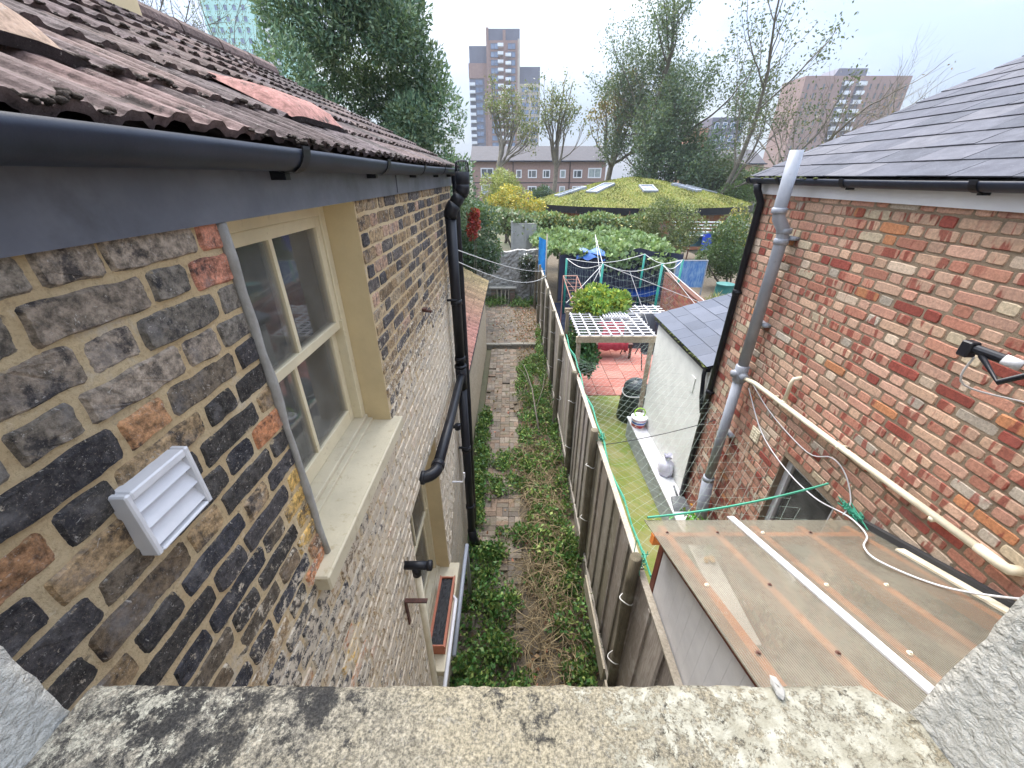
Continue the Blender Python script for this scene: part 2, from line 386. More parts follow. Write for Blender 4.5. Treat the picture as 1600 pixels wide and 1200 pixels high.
M['room'] = simple('room plaster', (.9, .9, .87), (.88, .88, .85), 2, .9, 0)
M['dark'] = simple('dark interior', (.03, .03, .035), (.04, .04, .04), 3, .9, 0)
M['moss'] = simple('dark roof moss', (.030, .024, .020), (.065, .05, .042), 40, 1, .8, 90, .01)
M['mossg'] = simple('green moss', (.10, .12, .03), (.05, .06, .02), 30, 1, .8, 90, .01)
M['iron'] = simple('rusty iron', (.05, .025, .022), (.11, .045, .03), 30, .8, .5, 120)
M['soil'] = simple('soil', (.085, .068, .048), (.13, .105, .075), 7, 1, .8, 40, .02)
M['terracotta'] = simple('terracotta plastic', (.40, .13, .07), (.34, .11, .06), 6, .55, .1)
M['paver'] = simple('clay paver', (.62, .65, .67), (.44, .47, .48), 30, .92, .5, 70, .004, attr=True, dirt=(.10, .10, .055), dscale=5, damt=(.5, .75))
M['fencewood'] = wood_mat('weathered fence board', (.40, .37, .325), (.24, .215, .185), (.48, .455, .42))
M['raw'] = wood_mat('pale old timber', (.40, .36, .30), (.25, .22, .18), (.48, .46, .42), (10, 10, 10))
M['postwood'] = wood_mat('round post timber', (.17, .145, .10), (.09, .08, .06), (.24, .22, .17), (20, 20, 1.2), (.10, .115, .06))
M['rafter'] = simple('orange stained pine', (.80, .28, .06), (.68, .20, .04), 9, .6, .2, 30)
M['redwood'] = simple('dark red stained timber', (.17, .04, .022), (.11, .028, .018), 9, .6, .2, 30)
M['poly'] = polycarb()
M['render'] = paint_mat('white wall render', (.74, .74, .69), (.45, .44, .38), .9, (.62, .85))
M['slab'] = simple('algae covered concrete', (.15, .165, .035), (.22, .21, .09), 2.2, .95, .4, 50, .006, dirt=(.12, .17, .025), dscale=3.5, damt=(.42, .68))
M['redslab'] = simple('red concrete flag', (.74, .74, .74), (.6, .6, .6), 12, .9, .3, 60, .004, attr=True)
M['whitepaint'] = paint_mat('white painted ledge', (.56, .56, .59), (.4, .4, .4), .5, (.66, .85))
M['net'] = simple('pale netting cord', (.34, .42, .36), (.28, .36, .32), 4, .7, 0)
M['netgreen'] = simple('green netting cord', (.04, .24, .16), (.05, .30, .2), 4, .6, 0)
M['rope'] = simple('white line', (.62, .62, .60), (.5, .5, .48), 9, .7, 0)
M['leaf'] = leafmat('leaf'); M['bark'] = simple('bark', (.10, .085, .065), (.16, .14, .115), 9, .95, .6, 25, .02, stretch=(3, 3, .5))
M['palebark'] = simple('pale plane bark', (.22, .19, .14), (.12, .105, .085), 3, .95, .5, 15, .02)
M['straw'] = simple('dry stalk', (.72, .70, .68), (.45, .43, .4), 9, .9, 0, attr=True)
M['brickstone'] = None
G = -5.2                                     # alley floor
YG = -4.7                                    # neighbour's yard

# ---------------------------------------------------------------- brickwork
def subtract(iv, a, b):
    out = []
    for (p, q) in iv:
        if b <= p or a >= q: out.append((p, q)); continue
        if a > p: out.append((p, a))
        if b < q: out.append((b, q))
    return out
def brick_face(mb, P, a0, a1, b0, b1, s, rng, col, key, jit, proud, near):
    """one brick: an irregular outline standing proud of the mortar, with a worn bevel"""
    n = max(1, int(near))
    pts = []
    ph = [rng.uniform(0, 6.28) for _ in range(6)]
    W, H = a1 - a0, b1 - b0; per = 2 * (W + H)
    cr = min(H * (.07 if jit > .004 else .09), .010) if near > 1 else 0
    def off(t):
        return jit * (.55 * math.sin(ph[0] + t / .11) + .4 * math.sin(ph[1] + t / .037) + (.35 * math.sin(ph[2] + t / .015) if near > 3 else 0))
    def add(a, b, na, nb, t):
        o = off(t); pts.append((a - na * (o + jit * .1), b - nb * (o + jit * .1)))
    nx, ny = max(1, int(n * W / H)), n
    tt = 0
    for i in range(nx): u = i / nx; add(a0 + W * u, b0, 0, -1, tt + W * u) if i else add(a0 + cr, b0 + cr * .3, -.5, -.7, tt)
    tt = W
    for i in range(ny): u = i / ny; add(a1, b0 + H * u, 1, 0, tt + H * u) if i else add(a1 - cr * .3, b0 + cr, .7, -.5, tt)
    tt = W + H
    for i in range(nx): u = i / nx; add(a1 - W * u, b1, 0, 1, tt + W * u) if i else add(a1 - cr, b1 - cr * .3, .5, .7, tt)
    tt = 2 * W + H
    for i in range(ny): u = i / ny; add(a0, b1 - H * u, -1, 0, tt + H * u) if i else add(a0 + cr * .3, b1 - cr, -.7, .5, tt)
    ca, cb = (a0 + a1) / 2, (b0 + b1) / 2; m = len(pts)
    if near <= 1:
        mb.face([P(a, b, proud) for a, b in (pts if s > 0 else pts[::-1])], 1, col, key)
        return
    bw = min(.007, H * .10)
    tl1, tl2 = rng.uniform(-.02, .02), rng.uniform(-.03, .03)
    vs = [P(a, b, -.002) for a, b in pts]
    for a, b in pts:
        da, db = a - ca, b - cb
        ia = ca + da * (1 - 2 * bw / W * .9); ib = cb + db * (1 - 2 * bw / H * .9)
        vs.append(P(ia, ib, proud + tl1 * da + tl2 * db + (rng.uniform(-.0015, .0015) if near > 3 else 0)))
    fs = []
    for i in range(m):
        j = (i + 1) % m; q = (i, j, m + j, m + i); fs.append(q if s > 0 else q[::-1])
    top = tuple(range(m, 2 * m)); fs.append(top if s > 0 else top[::-1])
    mb.mesh(vs, fs, 1, col, key)
def brick_wall(X, s, a0, a1, z0, z1, openings, pal, seed, jit, proud, axis='y', soldier=None, far=None, mortars=True):
    """Flemish bond on the plane x = X (or y = X), facing +x when s = 1; material 0 mortar, 1 brick"""
    rng = random.Random(seed); mb = MB(); ch = .075; st, hd, jt = .215, .1025, .0105
    def P(a, b, d): return (X + s * d, a, b) if axis == 'y' else (a, X + s * d, b)
    k = 0; z = z1
    while z > z0:
        zb, zt = max(z - ch, z0), z
        iv = [(a0, a1)]
        for (oa, ob, oz0, oz1) in openings:
            if min(zt, oz1) - max(zb, oz0) > .02: iv = subtract(iv, oa, ob)
        for (p, q) in iv:
            L = q - p; nn = max(1, int(L / .6))
            for i in range(nn):
                r = [P(p + L * i / nn, zb, 0), P(p + L * (i + 1) / nn, zb, 0), P(p + L * (i + 1) / nn, zt, 0), P(p + L * i / nn, zt, 0)]
                if mortars: mb.face(r if s > 0 else r[::-1], 0)
            a = a0 - .3375 + (0 if k % 2 else .16875) + rng.uniform(-.012, .012); head = False
            while a < q:
                w_ = (hd if head else st) + rng.uniform(-.004, .004); b0_, b1_ = max(a, p + .004), min(a + w_, q - .004)
                if b1_ - b0_ > .03 and zt - zb > .03:
                    cx = (b0_ + b1_) / 2; d = math.sqrt(X * X + cx * cx + zt * zt) if axis == 'y' else 9
                    lod = 9 if d < 1.1 else 5 if d < 2.2 else 3 if d < 3.6 else 2 if d < 5 else 1
                    if far: lod = min(lod, far)
                    brick_face(mb, P, b0_, b1_, zb + .0045 + rng.uniform(-.002, .002), zt - .0045 + rng.uniform(-.002, .002), s, rng, pal(rng, cx, zt, head),
                               (cx, (zb + zt) / 2, rng.random()), jit, proud + rng.uniform(-.003, .003), lod)
                a += w_ + jt; head = not head
        z -= ch; k += 1
    return mb
def wall_body(mb, X0, X1, a0, a1, z0, z1, openings, mi=0, axis='y'):
    A = sorted({a0, a1} | {o[0] for o in openings} | {o[1] for o in openings}); Z = sorted({z0, z1} | {o[2] for o in openings} | {o[3] for o in openings})
    A = [a for a in A if a0 <= a <= a1]; Z = [z for z in Z if z0 <= z <= z1]
    for i in range(len(A) - 1):
        for j in range(len(Z) - 1):
            ca, cz = (A[i] + A[i + 1]) / 2, (Z[j] + Z[j + 1]) / 2
            if any(o[0] < ca < o[1] and o[2] < cz < o[3] for o in openings): continue
            if axis == 'y': mb.box(X0, X1, A[i], A[i + 1], Z[j], Z[j + 1], mi)
            else: mb.box(A[i], A[i + 1], X0, X1, Z[j], Z[j + 1], mi)
def pal_left(rng, y, z, head):
    r = rng.random(); near = y < 1.05
    if z > -.18 and .82 < y < 1.05: return (.42, .19, .13)
    if .86 < y < 1.05 and rng.random() < .30: return (.50, .33, .11) if rng.random() < .6 else (.40, .18, .09)
    if near:
        if z > -.32: c = [(.20, .175, .145), (.16, .145, .125), (.25, .21, .17)][rng.randrange(3)]
        elif r < .54: c = [(.035, .036, .044), (.055, .052, .055), (.045, .042, .04)][rng.randrange(3)]
        elif r < .82: c = [(.14, .105, .07), (.11, .09, .068)][rng.randrange(2)]
        elif r < .94: c = (.28, .20, .115)
        else: c = (.34, .19, .10)
    else:
        if r < .34: c = [(.055, .052, .055), (.08, .07, .065)][rng.randrange(2)]
        elif r < .84: c = [(.24, .17, .095), (.19, .135, .08), (.28, .205, .12)][rng.randrange(3)]
        elif r < .94: c = (.32, .25, .16)
        else: c = (.36, .24, .17)
    q = rng.uniform(.8, 1.2); return tuple(x * q for x in c)
def pal_right(rng, y, z, head):
    r = rng.random()
    if r < .34: c = [(.43, .225, .165), (.46, .26, .20), (.40, .19, .14)][rng.randrange(3)]
    elif r < .80: c = [(.50, .345, .255), (.49, .315, .245), (.46, .315, .24)][rng.randrange(3)]
    elif r < .85: c = (.27, .075, .06)
    elif r < .988: c = [(.50, .43, .32), (.40, .36, .31), (.55, .45, .36)][rng.randrange(3)]
    else: c = (.45, .21, .11)
    q = rng.uniform(.82, 1.15); return tuple(x * q for x in c)

# ---------------------------------------------------------------- own house: the opening the view is taken from
own = thing('rendered_house', 'rough white rendered house wall with a lichen covered stone sill, nearest the viewer', 'house', (0, .2, G))
mb = MB()
for (x0, x1) in ((-.715, -.47), (.424, 2.6)):
    mb.box(x0, x1, -.12, .2, -.62, 1.1)
mb.box(-.715, 2.6, -.12, .2, G, -.62); mb.box(-.715, 2.6, -.12, .2, 1.1, 3.0)
mb.box(-4.5, -.715, -.12, .2, G, 3.0); mb.box(2.6, 7.5, -.12, .2, G, 3.0)
mb.build('wall', M['stucco'], own)
# jambs: a finely cut render face either side of the opening
rng = random.Random(5)
for xs, sg in ((-.466, 1), (.420, -1)):
    mb = MB()
    ny, nz_ = 26, 90
    vs = []; fs = []
    def nzv(y, z): return .0005 * (math.sin(y * 160 + z * 37) + math.sin(z * 130 - y * 45) + 2.5 * rng.uniform(-1, 1))
    for j in range(nz_ + 1):
        z = -.508 + (1.6) * j / nz_
        for i in range(ny + 1):
            y = -.118 + .322 * i / ny
            vs.append((xs - sg * .003 + sg * nzv(y, z), y + (nzv(z, y) if i == ny else 0), z))
        for e in range(1, 5):
            vs.append((xs - sg * .01 * e, .204 + nzv(e, z) * .7, z))
    st = ny + 5
    for j in range(nz_):
        for i in range(st - 1):
            q = (j * st + i, j * st + i + 1, (j + 1) * st + i + 1, (j + 1) * st + i); fs.append(q if sg < 0 else q[::-1])
    mb.mesh(vs, fs); mb.build('jamb', M['stucco'], own, smooth=True)
mb = MB()
nx, ny = 110, 42
vs = []; fs = []
rng = random.Random(8)
for j in range(ny + 1):
    for i in range(nx + 1):
        x = -.468 + .89 * i / nx; y = -.115 + .343 * j / ny
        e = min((x + .468), (.422 - x), 1); z = -.5 + rng.uniform(-.0012, .0012) + .0012 * math.sin(x * 40 + y * 25)
        if j == ny: z -= .004; y += rng.uniform(-.0007, .0007)
        vs.append((x, y - (.022 * max(0, 1 - (.422 - x) / .03) if j >= ny - 3 and x > .392 else 0), z))
for j in range(ny):
    for i in range(nx): q = j * (nx + 1) + i; fs.append((q, q + 1, q + nx + 2, q + nx + 1))
m0 = len(vs)
for i in range(nx + 1): p = vs[ny * (nx + 1) + i]; vs.append((p[0], p[1] + .001, -.6))
for i in range(nx): q = ny * (nx + 1) + i; fs.append((q, q + 1, m0 + i + 1, m0 + i))
mb.mesh(vs, fs); mb.box(-.466, .42, -.11, .198, -.618, -.506)
mb.build('window_sill', M['stone'], own, 'lichen spotted stone window sill', smooth=True)
chip = MB(); chip.blob((.292, .222, -.497), (.006, .012, .004), random.Random(2)); tag(chip.build('stone_chip', M['cement']), 'small grey stone chip lying on the edge of the lichen covered sill', 'stone chip')

# ---------------------------------------------------------------- left house
LH = thing('stock_brick_house', 'sooty stock brick house with cream sash window and brown tiled roof', 'house', (-2.4, 2.6, G))
WX = -.71
W1 = (1.02, 1.93, -1.28, -.10); W2 = (1.95, 2.94, -3.92, -2.12)
mbw = brick_wall(WX, 1, .2, 4.98, G, -.085, [W1, W2], pal_left, 11, .0042, .0050)
wall_body(mbw, -.93, -.7105, .2, 4.98, G, -.06, [W1, W2])
e = brick_wall(4.981, 1, -4.4, -.72, G, -.085, [], pal_left, 12, .004, .006, axis='x', far=1)
mbw.mesh(e.v, [], 0); n0 = len(mbw.v) - len(e.v)
for f, m_, c_, k_ in zip(e.f, e.m, e.c, e.k): mbw.f.append(tuple(n0 + i for i in f)); mbw.m.append(m_); mbw.c.append(c_); mbw.k.append(k_)
mbw.box(-4.4, -.931, 4.75, 4.979, G, -.06); mbw.box(-4.4, -4.2, .2, 4.75, G, -.06)
mbw.build('wall', [M['mortar'], M['stock']], LH)
mb = MB(); mb.box(-.735, -.690, .2, 5.02, -.0985, .075); mb.box(-.69, -.684, 2.62, 2.68, -.09, .02); mb.build('fascia', M['fascia'], LH)
# cement fillet along the window edge and reveals
mb = MB()
rng = random.Random(3); path = []
for i in range(15):
    z = W1[3] - (W1[3] - W1[2]) * i / 14; path.append((-.703 + rng.uniform(-.002, .002), 1.014 + rng.uniform(-.003, .003), z))
mb.tube(path, [.013 + rng.uniform(-.003, .003) for _ in path], 7)
mb.build('cement_fillet', M['cement'], LH, smooth=True)
def sash_window(Wn, depth, name, lab):
    y0, y1, z0, z1 = Wn; xf = WX - depth; zm = z0 + (z1 - z0) * .53
    fr = MB()
    fr.box(xf - .03, WX - .002, y1 - .0005, y1 + .012, z0 + .0, z1)               # painted far reveal
    fr.box(xf - .03, WX - .002, y0 - .012, y0 + .0005, z0, z1)
    fr.box(xf - .03, WX - .002, y0, y1, z1 - .0005, z1 + .012)
    rev = fr.build('reveal', M['cream'], LH)
    wn_ = thing(name, None, None, (xf, (y0 + y1) / 2, z0)); del wn_['label']; del wn_['category']
    wn_.parent = LH; wn_.location = Vector(wn_.location) - LH.location
    if lab: wn_['label'] = lab
    f = MB(); bw = .05
    f.box(xf - .10, xf + .004, y0 + .001, y0 + bw, z0 + .06, z1 - .001, bev=.003); f.box(xf - .10, xf + .004, y1 - bw, y1 - .001, z0 + .06, z1 - .001, bev=.003)
    f.box(xf - .10, xf + .003, y0 + bw, y1 - bw, z1 - .055, z1 - .001, bev=.003)
    f.box(xf - .012, xf + .010, y1 - bw - .018, y1 - bw + .004, zm - .03, zm + .02)   # horn
    f.build('frame', M['creamwood'], wn_)
    sl = MB(); sl.box(xf - .10, xf + .016, y0 + .001, y1 - .001, z0 + .035, z0 + .06, bev=.004); sl.box(xf - .10, xf + .042, y0 + .001, y1 - .001, z0 + .012, z0 + .036, bev=.003)
    sl.build('timber_sill', M['sillpaint'], wn_)
    ym = (y0 + y1) / 2
    for (nm, xs, za, zb, rt, rb) in (('upper_sash', xf - .022, zm - .022, z1 - .055, .045, .042), ('lower_sash', xf - .062, z0 + .06, zm + .02, .042, .078)):
        s_ = MB(); ya, yb = y0 + bw, y1 - bw
        s_.box(xs - .018, xs + .018, ya, ya + .042, za, zb, bev=.003); s_.box(xs - .018, xs + .018, yb - .042, yb, za, zb, bev=.003)
        s_.box(xs - .0175, xs + .0175, ya + .042, yb - .042, zb - rt, zb, bev=.003); s_.box(xs - .0175, xs + .0175, ya + .042, yb - .042, za, za + rb, bev=.003)
        s_.box(xs - .014, xs + .014, ym - .011, ym + .011, za + rb, zb - rt)
        o = s_.build(nm, M['creamwood'], wn_)
        g = MB(); g.box(xs - .003, xs + .003, ya + .04, yb - .04, za + rb - .003, zb - rt + .003); g.build('pane', M['glass'], wn_)
    r = MB(); X0, X1 = xf - .42, xf - .105                                     # shallow room, its pale back wall set close to brighten the panes
    r.box(X0 - .05, X0, y0 - .6, y1 + .6, z0 - .75, z1 + .05); r.box(X0, X1, y0 - .65, y0 - .6, z0 - .75, z1 + .05); r.box(X0, X1, y1 + .6, y1 + .65, z0 - .75, z1 + .05)
    r.box(X0, X1, y0 - .6, y1 + .6, z0 - .8, z0 - .75); r.box(X0, X1, y0 - .6, y1 + .6, z1 + .05, z1 + .09)
    r.box(xf - .40, xf - .105, y1 - .10, y1 - .06, z0 + .03, z1 - .05); r.box(xf - .62, xf - .105, y0 + .02, y1 - .02, z0 + .0, z0 + .03)   # inner reveal, inner sill
    r.box(xf - .21, xf - .18, y1 - .19, y1 - .10, z0 + .02, z1)
    r.build('room', M['room'], wn_)
sash_window(W1, .145, 'window', None); sash_window(W2, .145, 'window', None)
mb = MB()
Mx = Matrix.Translation((0, 0, W1[2])) 
mb.box(-.86, -.652, .905, 1.975, -1.335, -1.262, bev=.006); mb.build('sill', M['sillpaint'], LH)
mb = MB(); mb.box(-.86, -.60, 1.88, 3.0, -3.985, -3.905, bev=.006); mb.build('sill', M['sillpaint'], LH)
# gutter: half round trough with brackets and unions
def gutter(parent, x, z, y0, y1, r, joints, sag=.0, mossy=None):
    g = MB(); n = 11; ny = 24
    prof = [(math.cos(math.pi * (1 + i / n)) * r, math.sin(math.pi * (1 + i / n)) * r) for i in range(n + 1)]
    inner = [(a * .93, b * .93) for a, b in prof[::-1]]
    pr = prof + inner; m = len(pr); vs = []; fs = []
    for j in range(ny + 1):
        y = y0 + (y1 - y0) * j / ny
        for a, b in pr: vs.append((x + a, y, z + b + .004 * math.sin(y * 1.7)))
    for j in range(ny):
        for i in range(m): k = (i + 1) % m; fs.append((j * m + i, j * m + k, j * m + m + k, j * m + m + i))
    fs.append(tuple(range(m))); fs.append(tuple(ny * m + i for i in range(m - 1, -1, -1)))
    g.mesh(vs, fs); o = g.build('gutter', M['gutter'], parent)
    for poly in o.data.polygons: poly.use_smooth = True
    o.data.polygons[-1].use_smooth = False
    for y in joints:
        b = MB(); q = r + .005
        pr2 = [(math.cos(math.pi * (1 + i / n)) * q, math.sin(math.pi * (1 + i / n)) * q) for i in range(n + 1)]
        pr2 = [(pr2[0][0], pr2[0][1] + .008)] + pr2 + [(pr2[-1][0], pr2[-1][1] + .008)]
        pr3 = [(a * .94, b_) for a, b_ in pr2[::-1]]; pz = pr2 + pr3; mm = len(pz); vs = []; fs = []
        hw = .022
        for yy in (y - hw, y + hw):
            for a, b_ in pz: vs.append((x + a, yy, z + b_ + .004 * math.sin(yy * 1.7)))
        for i in range(mm): k = (i + 1) % mm; fs.append((i, k, mm + k, mm + i))
        fs.append(tuple(range(mm))); fs.append(tuple(mm + i for i in range(mm - 1, -1, -1)))
        b.mesh(vs, fs); sx_ = -1 if parent is LH else 1
        xa, xb = sorted((x + sx_ * r * .2, x + sx_ * (r + .022))); b.box(xa, xb, y - .014, y + .014, z - r - .018, z - r * .55)
        b.build('bracket', M['blackplastic'], o)
    return o
gutter(LH, -.636, .062, .2, 4.92, .055, (.30, 1.28, 2.12, 3.0, 3.9, 4.7))
# roof of interlocking tiles, each course overlapping the one below
rng = random.Random(21); rf = MB(); TAN = .46; e0 = (-.615, .066); gauge = .262; ncr = 8
cosr = 1 / math.sqrt(1 + TAN * TAN); up = Vector((-cosr, 0, cosr * TAN)); nrm = Vector((cosr * TAN, 0, cosr))
def prof(y):
    p = (y / .1) % 1.0
    sm = lambda t: t * t * (3 - 2 * t)
    return .0125 * (0 if p < .30 else sm((p - .30) / .2) if p < .50 else 1 - .06 * math.sin((p - .5) / .26 * math.pi) if p < .76 else sm((.96 - p) / .2) if p < .96 else 0)
tilepal = [(.145, .12, .115), (.165, .13, .125), (.12, .105, .10), (.185, .145, .13), (.15, .125, .125), (.20, .15, .135)]
knots = [0, .15, .30, .36, .42, .50, .63, .76, .84, .90, .96]
for k in range(ncr):
    s0, s1 = k * gauge - (.0 if k else .0), min((k + 1) * gauge + .05, ncr * gauge)
    yT = .2
    ti = 0
    while yT < 5.16:
        w_ = .3; yE = min(yT + w_, 5.16); base = random.Random(k * 100 + ti).choice(tilepal); q = rng.uniform(.8, 1.25); col = tuple(c * q for c in base)
        if k == 0 and yT < 1.0: col = (.25, .18, .165) if ti % 2 == 0 else (.20, .155, .145)
        if k == 1 and yT < .95: col = (.38, .15, .12) if ti == 1 else col
        lift = rng.uniform(-.004, .005); ds = rng.uniform(-.006, .006); sk = rng.uniform(-.004, .004)
        ys = sorted({round(yT + .1 * a + .1 * kk, 4) for a in range(4) for kk in knots if yT + .1 * a + .1 * kk < yE - 1e-4} | {round(yE - .0015, 4)})
        ys = [y for y in ys if y <= yE]
        nsl = 5; vs = []; fs = []
        for si in range(nsl + 1):
            s_ = s0 + ds + (s1 - s0) * si / nsl; lf = .019 * (1 - si / nsl) + .004 + lift * (1 - si / nsl)
            for y in ys:
                p = Vector((e0[0], y, e0[1])) + up * s_ + nrm * (lf + prof(y - .2) + sk * (y - yT) / w_ + rng.uniform(-.0008, .0008)); vs.append(p)
        m = len(ys)
        for si in range(nsl):
            for i in range(m - 1): fs.append((si * m + i, (si + 1) * m + i, (si + 1) * m + i + 1, si * m + i + 1))
        b0 = len(vs)
        for i, y in enumerate(ys): vs.append(Vector(vs[i]) - nrm * (.015 + rng.uniform(0, .004)) + up * .004)
        for i in range(m - 1): fs.append((i, i + 1, b0 + i + 1, b0 + i))
        rf.mesh(vs, fs, 0, col); yT += w_; ti += 1
top = Vector((e0[0], 0, e0[1])) + up * (ncr * gauge)
# far slope and ridge, closing the roof
rf.face([(top.x, .2, top.z), (top.x, 5.16, top.z), (-4.4, 5.16, -.05), (-4.4, .2, -.05)], 0, (.15, .115, .105))
rf.face([(e0[0] - .02, 5.15, e0[1] - .01), (top.x, 5.15, top.z - .01), (-4.4, 5.15, -.08), (-.7, 5.15, -.08)], 0, (.15, .13, .12))
rf.face([(e0[0] - .02, .2, e0[1] - .005), (e0[0] - .02, 5.15, e0[1] - .005), (top.x, 5.15, top.z - .03), (top.x, .2, top.z - .03)], 0, (.1, .08, .07))
y = .2
while y < 5.1:
    q = rng.uniform(.8, 1.2); rf.lathe((top.x, y, top.z + .005), [(.085, 0), (.09, .0), (.085, .44)], 12, 0, tuple(c * q for c in (.17, .125, .115)), Matrix.Rotation(R(-90), 4, 'X')); y += .45
roof = rf.build('roof', M['tile'], LH)
ms = MB()
for i in range(2600):
    k = rng.randrange(ncr); y = .25 + 4.85 * rng.random() ** 1.25
    if math.sin(y * 5.3 + k * 2.1) + .7 * math.sin(y * 13 + k) < rng.uniform(-1.4, .9): continue
    p = Vector((e0[0], y, e0[1])) + up * (k * gauge + rng.uniform(-.010, .008)) + nrm * (.019 + prof(y - .2) * .9 + rng.uniform(0, .006))
    r = rng.uniform(.003, .0075) if rng.random() < .93 else rng.uniform(.008, .012); ms.blob(p, (r * rng.uniform(.7, 1.5), r * rng.uniform(.9, 2.2), r * .65), rng, jit=.35)
o = ms.build('moss', M['moss'], roof, smooth=True); o['kind'] = 'stuff'
def tile_vent(y0, y1, k, c, hgt):
    v = MB(); L = y1 - y0; rows = []
    s0 = k * gauge
    for si, (a, h) in enumerate(((-.02, .25), (.03, .85), (.12, 1), (.22, .6), (.32, .12))):
        row = []
        for i in range(13):
            u = i / 12; edge = min(u, 1 - u) / .16; sc_ = min(1, edge) ** .6
            row.append(Vector((e0[0], y0 + L * u, e0[1])) + up * (s0 + a) + nrm * (.03 + hgt * h * sc_))
        rows.append(row)
    vs = [p for r_ in rows for p in r_]; fs = [(j * 13 + i, j * 13 + i + 1, j * 13 + 14 + i, j * 13 + 13 + i) for j in range(4) for i in range(12)]
    v.mesh(vs, fs, 0, c)
    v.mesh([p for p in rows[0]] + [Vector((p.x, p.y, p.z)) - nrm * (.02) for p in rows[0]], [(i, i + 1, 14 + i, 13 + i) for i in range(12)], 0, (.05, .04, .04))
    v.build('tile_vent', M['tile'], roof, smooth=True)
tile_vent(.44, .96, 1, (.44, .33, .25), .05); tile_vent(1.76, 2.30, 1, (.40, .21, .18), .05)
ch = MB(); ch.box(-3.05, -2.38, 2.5, 3.35, .2, 2.3, bev=.01); ch.box(-3.10, -2.33, 2.45, 3.40, 2.3, 2.42, bev=.01)
for dx, dy in ((-2.78, 2.65), (-3.04, 3.02)): ch.lathe((dx, dy, 2.42), [(.12, 0), (.10, .3), (.12, .33), (.09, .34)], 12)
ch.build('chimney', M['cream'], LH)
# vent cover
mb = MB(); vx = -.700
mb.box(vx - .012, vx + .026, .508, .520, -.645, -.495, bev=.003); mb.box(vx - .012, vx + .026, .648, .660, -.645, -.495, bev=.003)
mb.box(vx - .012, vx + .026, .520, .648, -.513, -.495, bev=.003); mb.box(vx - .012, vx + .026, .520, .648, -.645, -.637, bev=.003)
for z0_, z1_ in ((-.513, -.553), (-.553, -.593), (-.593, -.637)):
    vs = [(vx + .004, .520, z0_), (vx + .004, .648, z0_), (vx + .022, .648, z1_ + .010), (vx + .022, .520, z1_ + .010), (vx + .008, .648, z1_ + .002), (vx + .008, .520, z1_ + .002)]
    mb.mesh(vs, [(0, 3, 2, 1), (3, 5, 4, 2)])
mb.build('vent_cover', M['whiteplastic'], LH, 'white square louvred vent cover')
mb = MB(); mb.tube([(-.72, 2.98, -.93), (-.63, 2.98, -.94)], .012, 8); mb.box(-.70, -.665, 2.955, 3.005, -.925, -.912); mb.build('wall_hook', M['iron'], LH)
# soil stack with cage, offset bends, branch
dp = MB(); px, py = -.612, 4.22
dp.lathe((-.478, 4.26, .035), [(.064, -.11), (.070, -.10), (.070, -.005), (.064, 0)], 18)
dp.tube([(-.478, 4.26, -.06), (-.478, 4.26, -.10), (-.486, 4.26, -.13), (-.505, 4.255, -.16)], [.063, .068, .068, .068], 16)
dp.tube([(-.500, 4.257, -.152), (-.575, 4.23, -.262)], .062, 16)
dp.tube([(-.565, 4.234, -.248), (-.592, 4.225, -.285), (-.606, 4.22, -.32), (-.612, 4.22, -.37)], [.068, .068, .068, .066], 16)
dp.tube([(px, py, -.33), (px, py, -2.02)], .055, 18)
for z in (-.36, -1.25, -1.93): dp.lathe((px, py, z), [(.056, 0), (.064, .004), (.064, .05), (.056, .054)], 18)
dp.tube([(px, py, -1.98), (px, py, -2.30)], .067, 18); dp.lathe((px, py, -2.02), [(.06, 0), (.074, .006), (.074, .03), (.06, .036)], 18)
dp.tube([(px, py, -2.28), (px, py, G + .02)], .055, 18)
for z in (-3.25, -4.3): dp.lathe((px, py, z), [(.056, 0), (.065, .004), (.065, .06), (.056, .064)], 18)
dp.tube([(px, py, -4.75), (px + .01, py, -4.92), (px + .06, py - .02, -5.05)], .066, 14)
for z in (-1.22, -3.2): dp.bar((px - .12, py - .05, z + .03), (px + .02, py - .05, z + .03), .03, .02)
st_ = dp.build('soil_pipe', M['blackplastic'], LH, smooth=True)
cg = MB()
for i in range(14):
    a = 2 * math.pi * i / 14; c0 = Vector((-.478, 4.26, -.01))
    cg.tube([c0 + Vector((.066 * math.cos(a), .066 * math.sin(a), .04)), c0 + Vector((.060 * math.cos(a), .060 * math.sin(a), .12)), c0 + Vector((.045 * math.cos(a), .045 * math.sin(a), .135))], .004, 5)
cg.lathe((-.478, 4.26, .118), [(.02, 0), (.05, .004), (.045, .012), (.01, .016)], 14); cg.build('vent_cage', M['blackplastic'], st_)
bp = MB(); bp.tube([(px, py - .02, -2.12), (px, py - .12, -2.12), (-.60, 3.2, -2.10), (-.60, 2.46, -2.07)], .045, 16)
bp.lathe((-.60, 2.50, -2.07), [(.046, -.02), (.054, -.015), (.054, .03), (.046, .035)], 16, M=Matrix.Rotation(R(90), 4, 'X'))
el = [(-.60 - .115 * (1 - math.cos(t)), 2.46 - .115 * math.sin(t), -2.07) for t in [i * math.pi / 2 / 7 for i in range(8)]]
bp.tube(el + [(-.735, 2.345, -2.07)], .048, 16); bp.lathe((-.70, 2.345, -2.07), [(.049, -.01), (.055, 0), (.055, .02), (.049, .025)], 16, M=Matrix.Rotation(R(90), 4, 'Y'))
bp.build('branch_pipe', M['blackplastic'], st_, smooth=True)
b2 = MB(); b2.tube([(-.60, 4.66, .0), (-.60, 4.66, -.16), (-.60, 4.64, -2.9), (-.62, 4.64, G)], .036, 12); b2.build('rainwater_pipe', M['blackplastic'], LH, smooth=True)
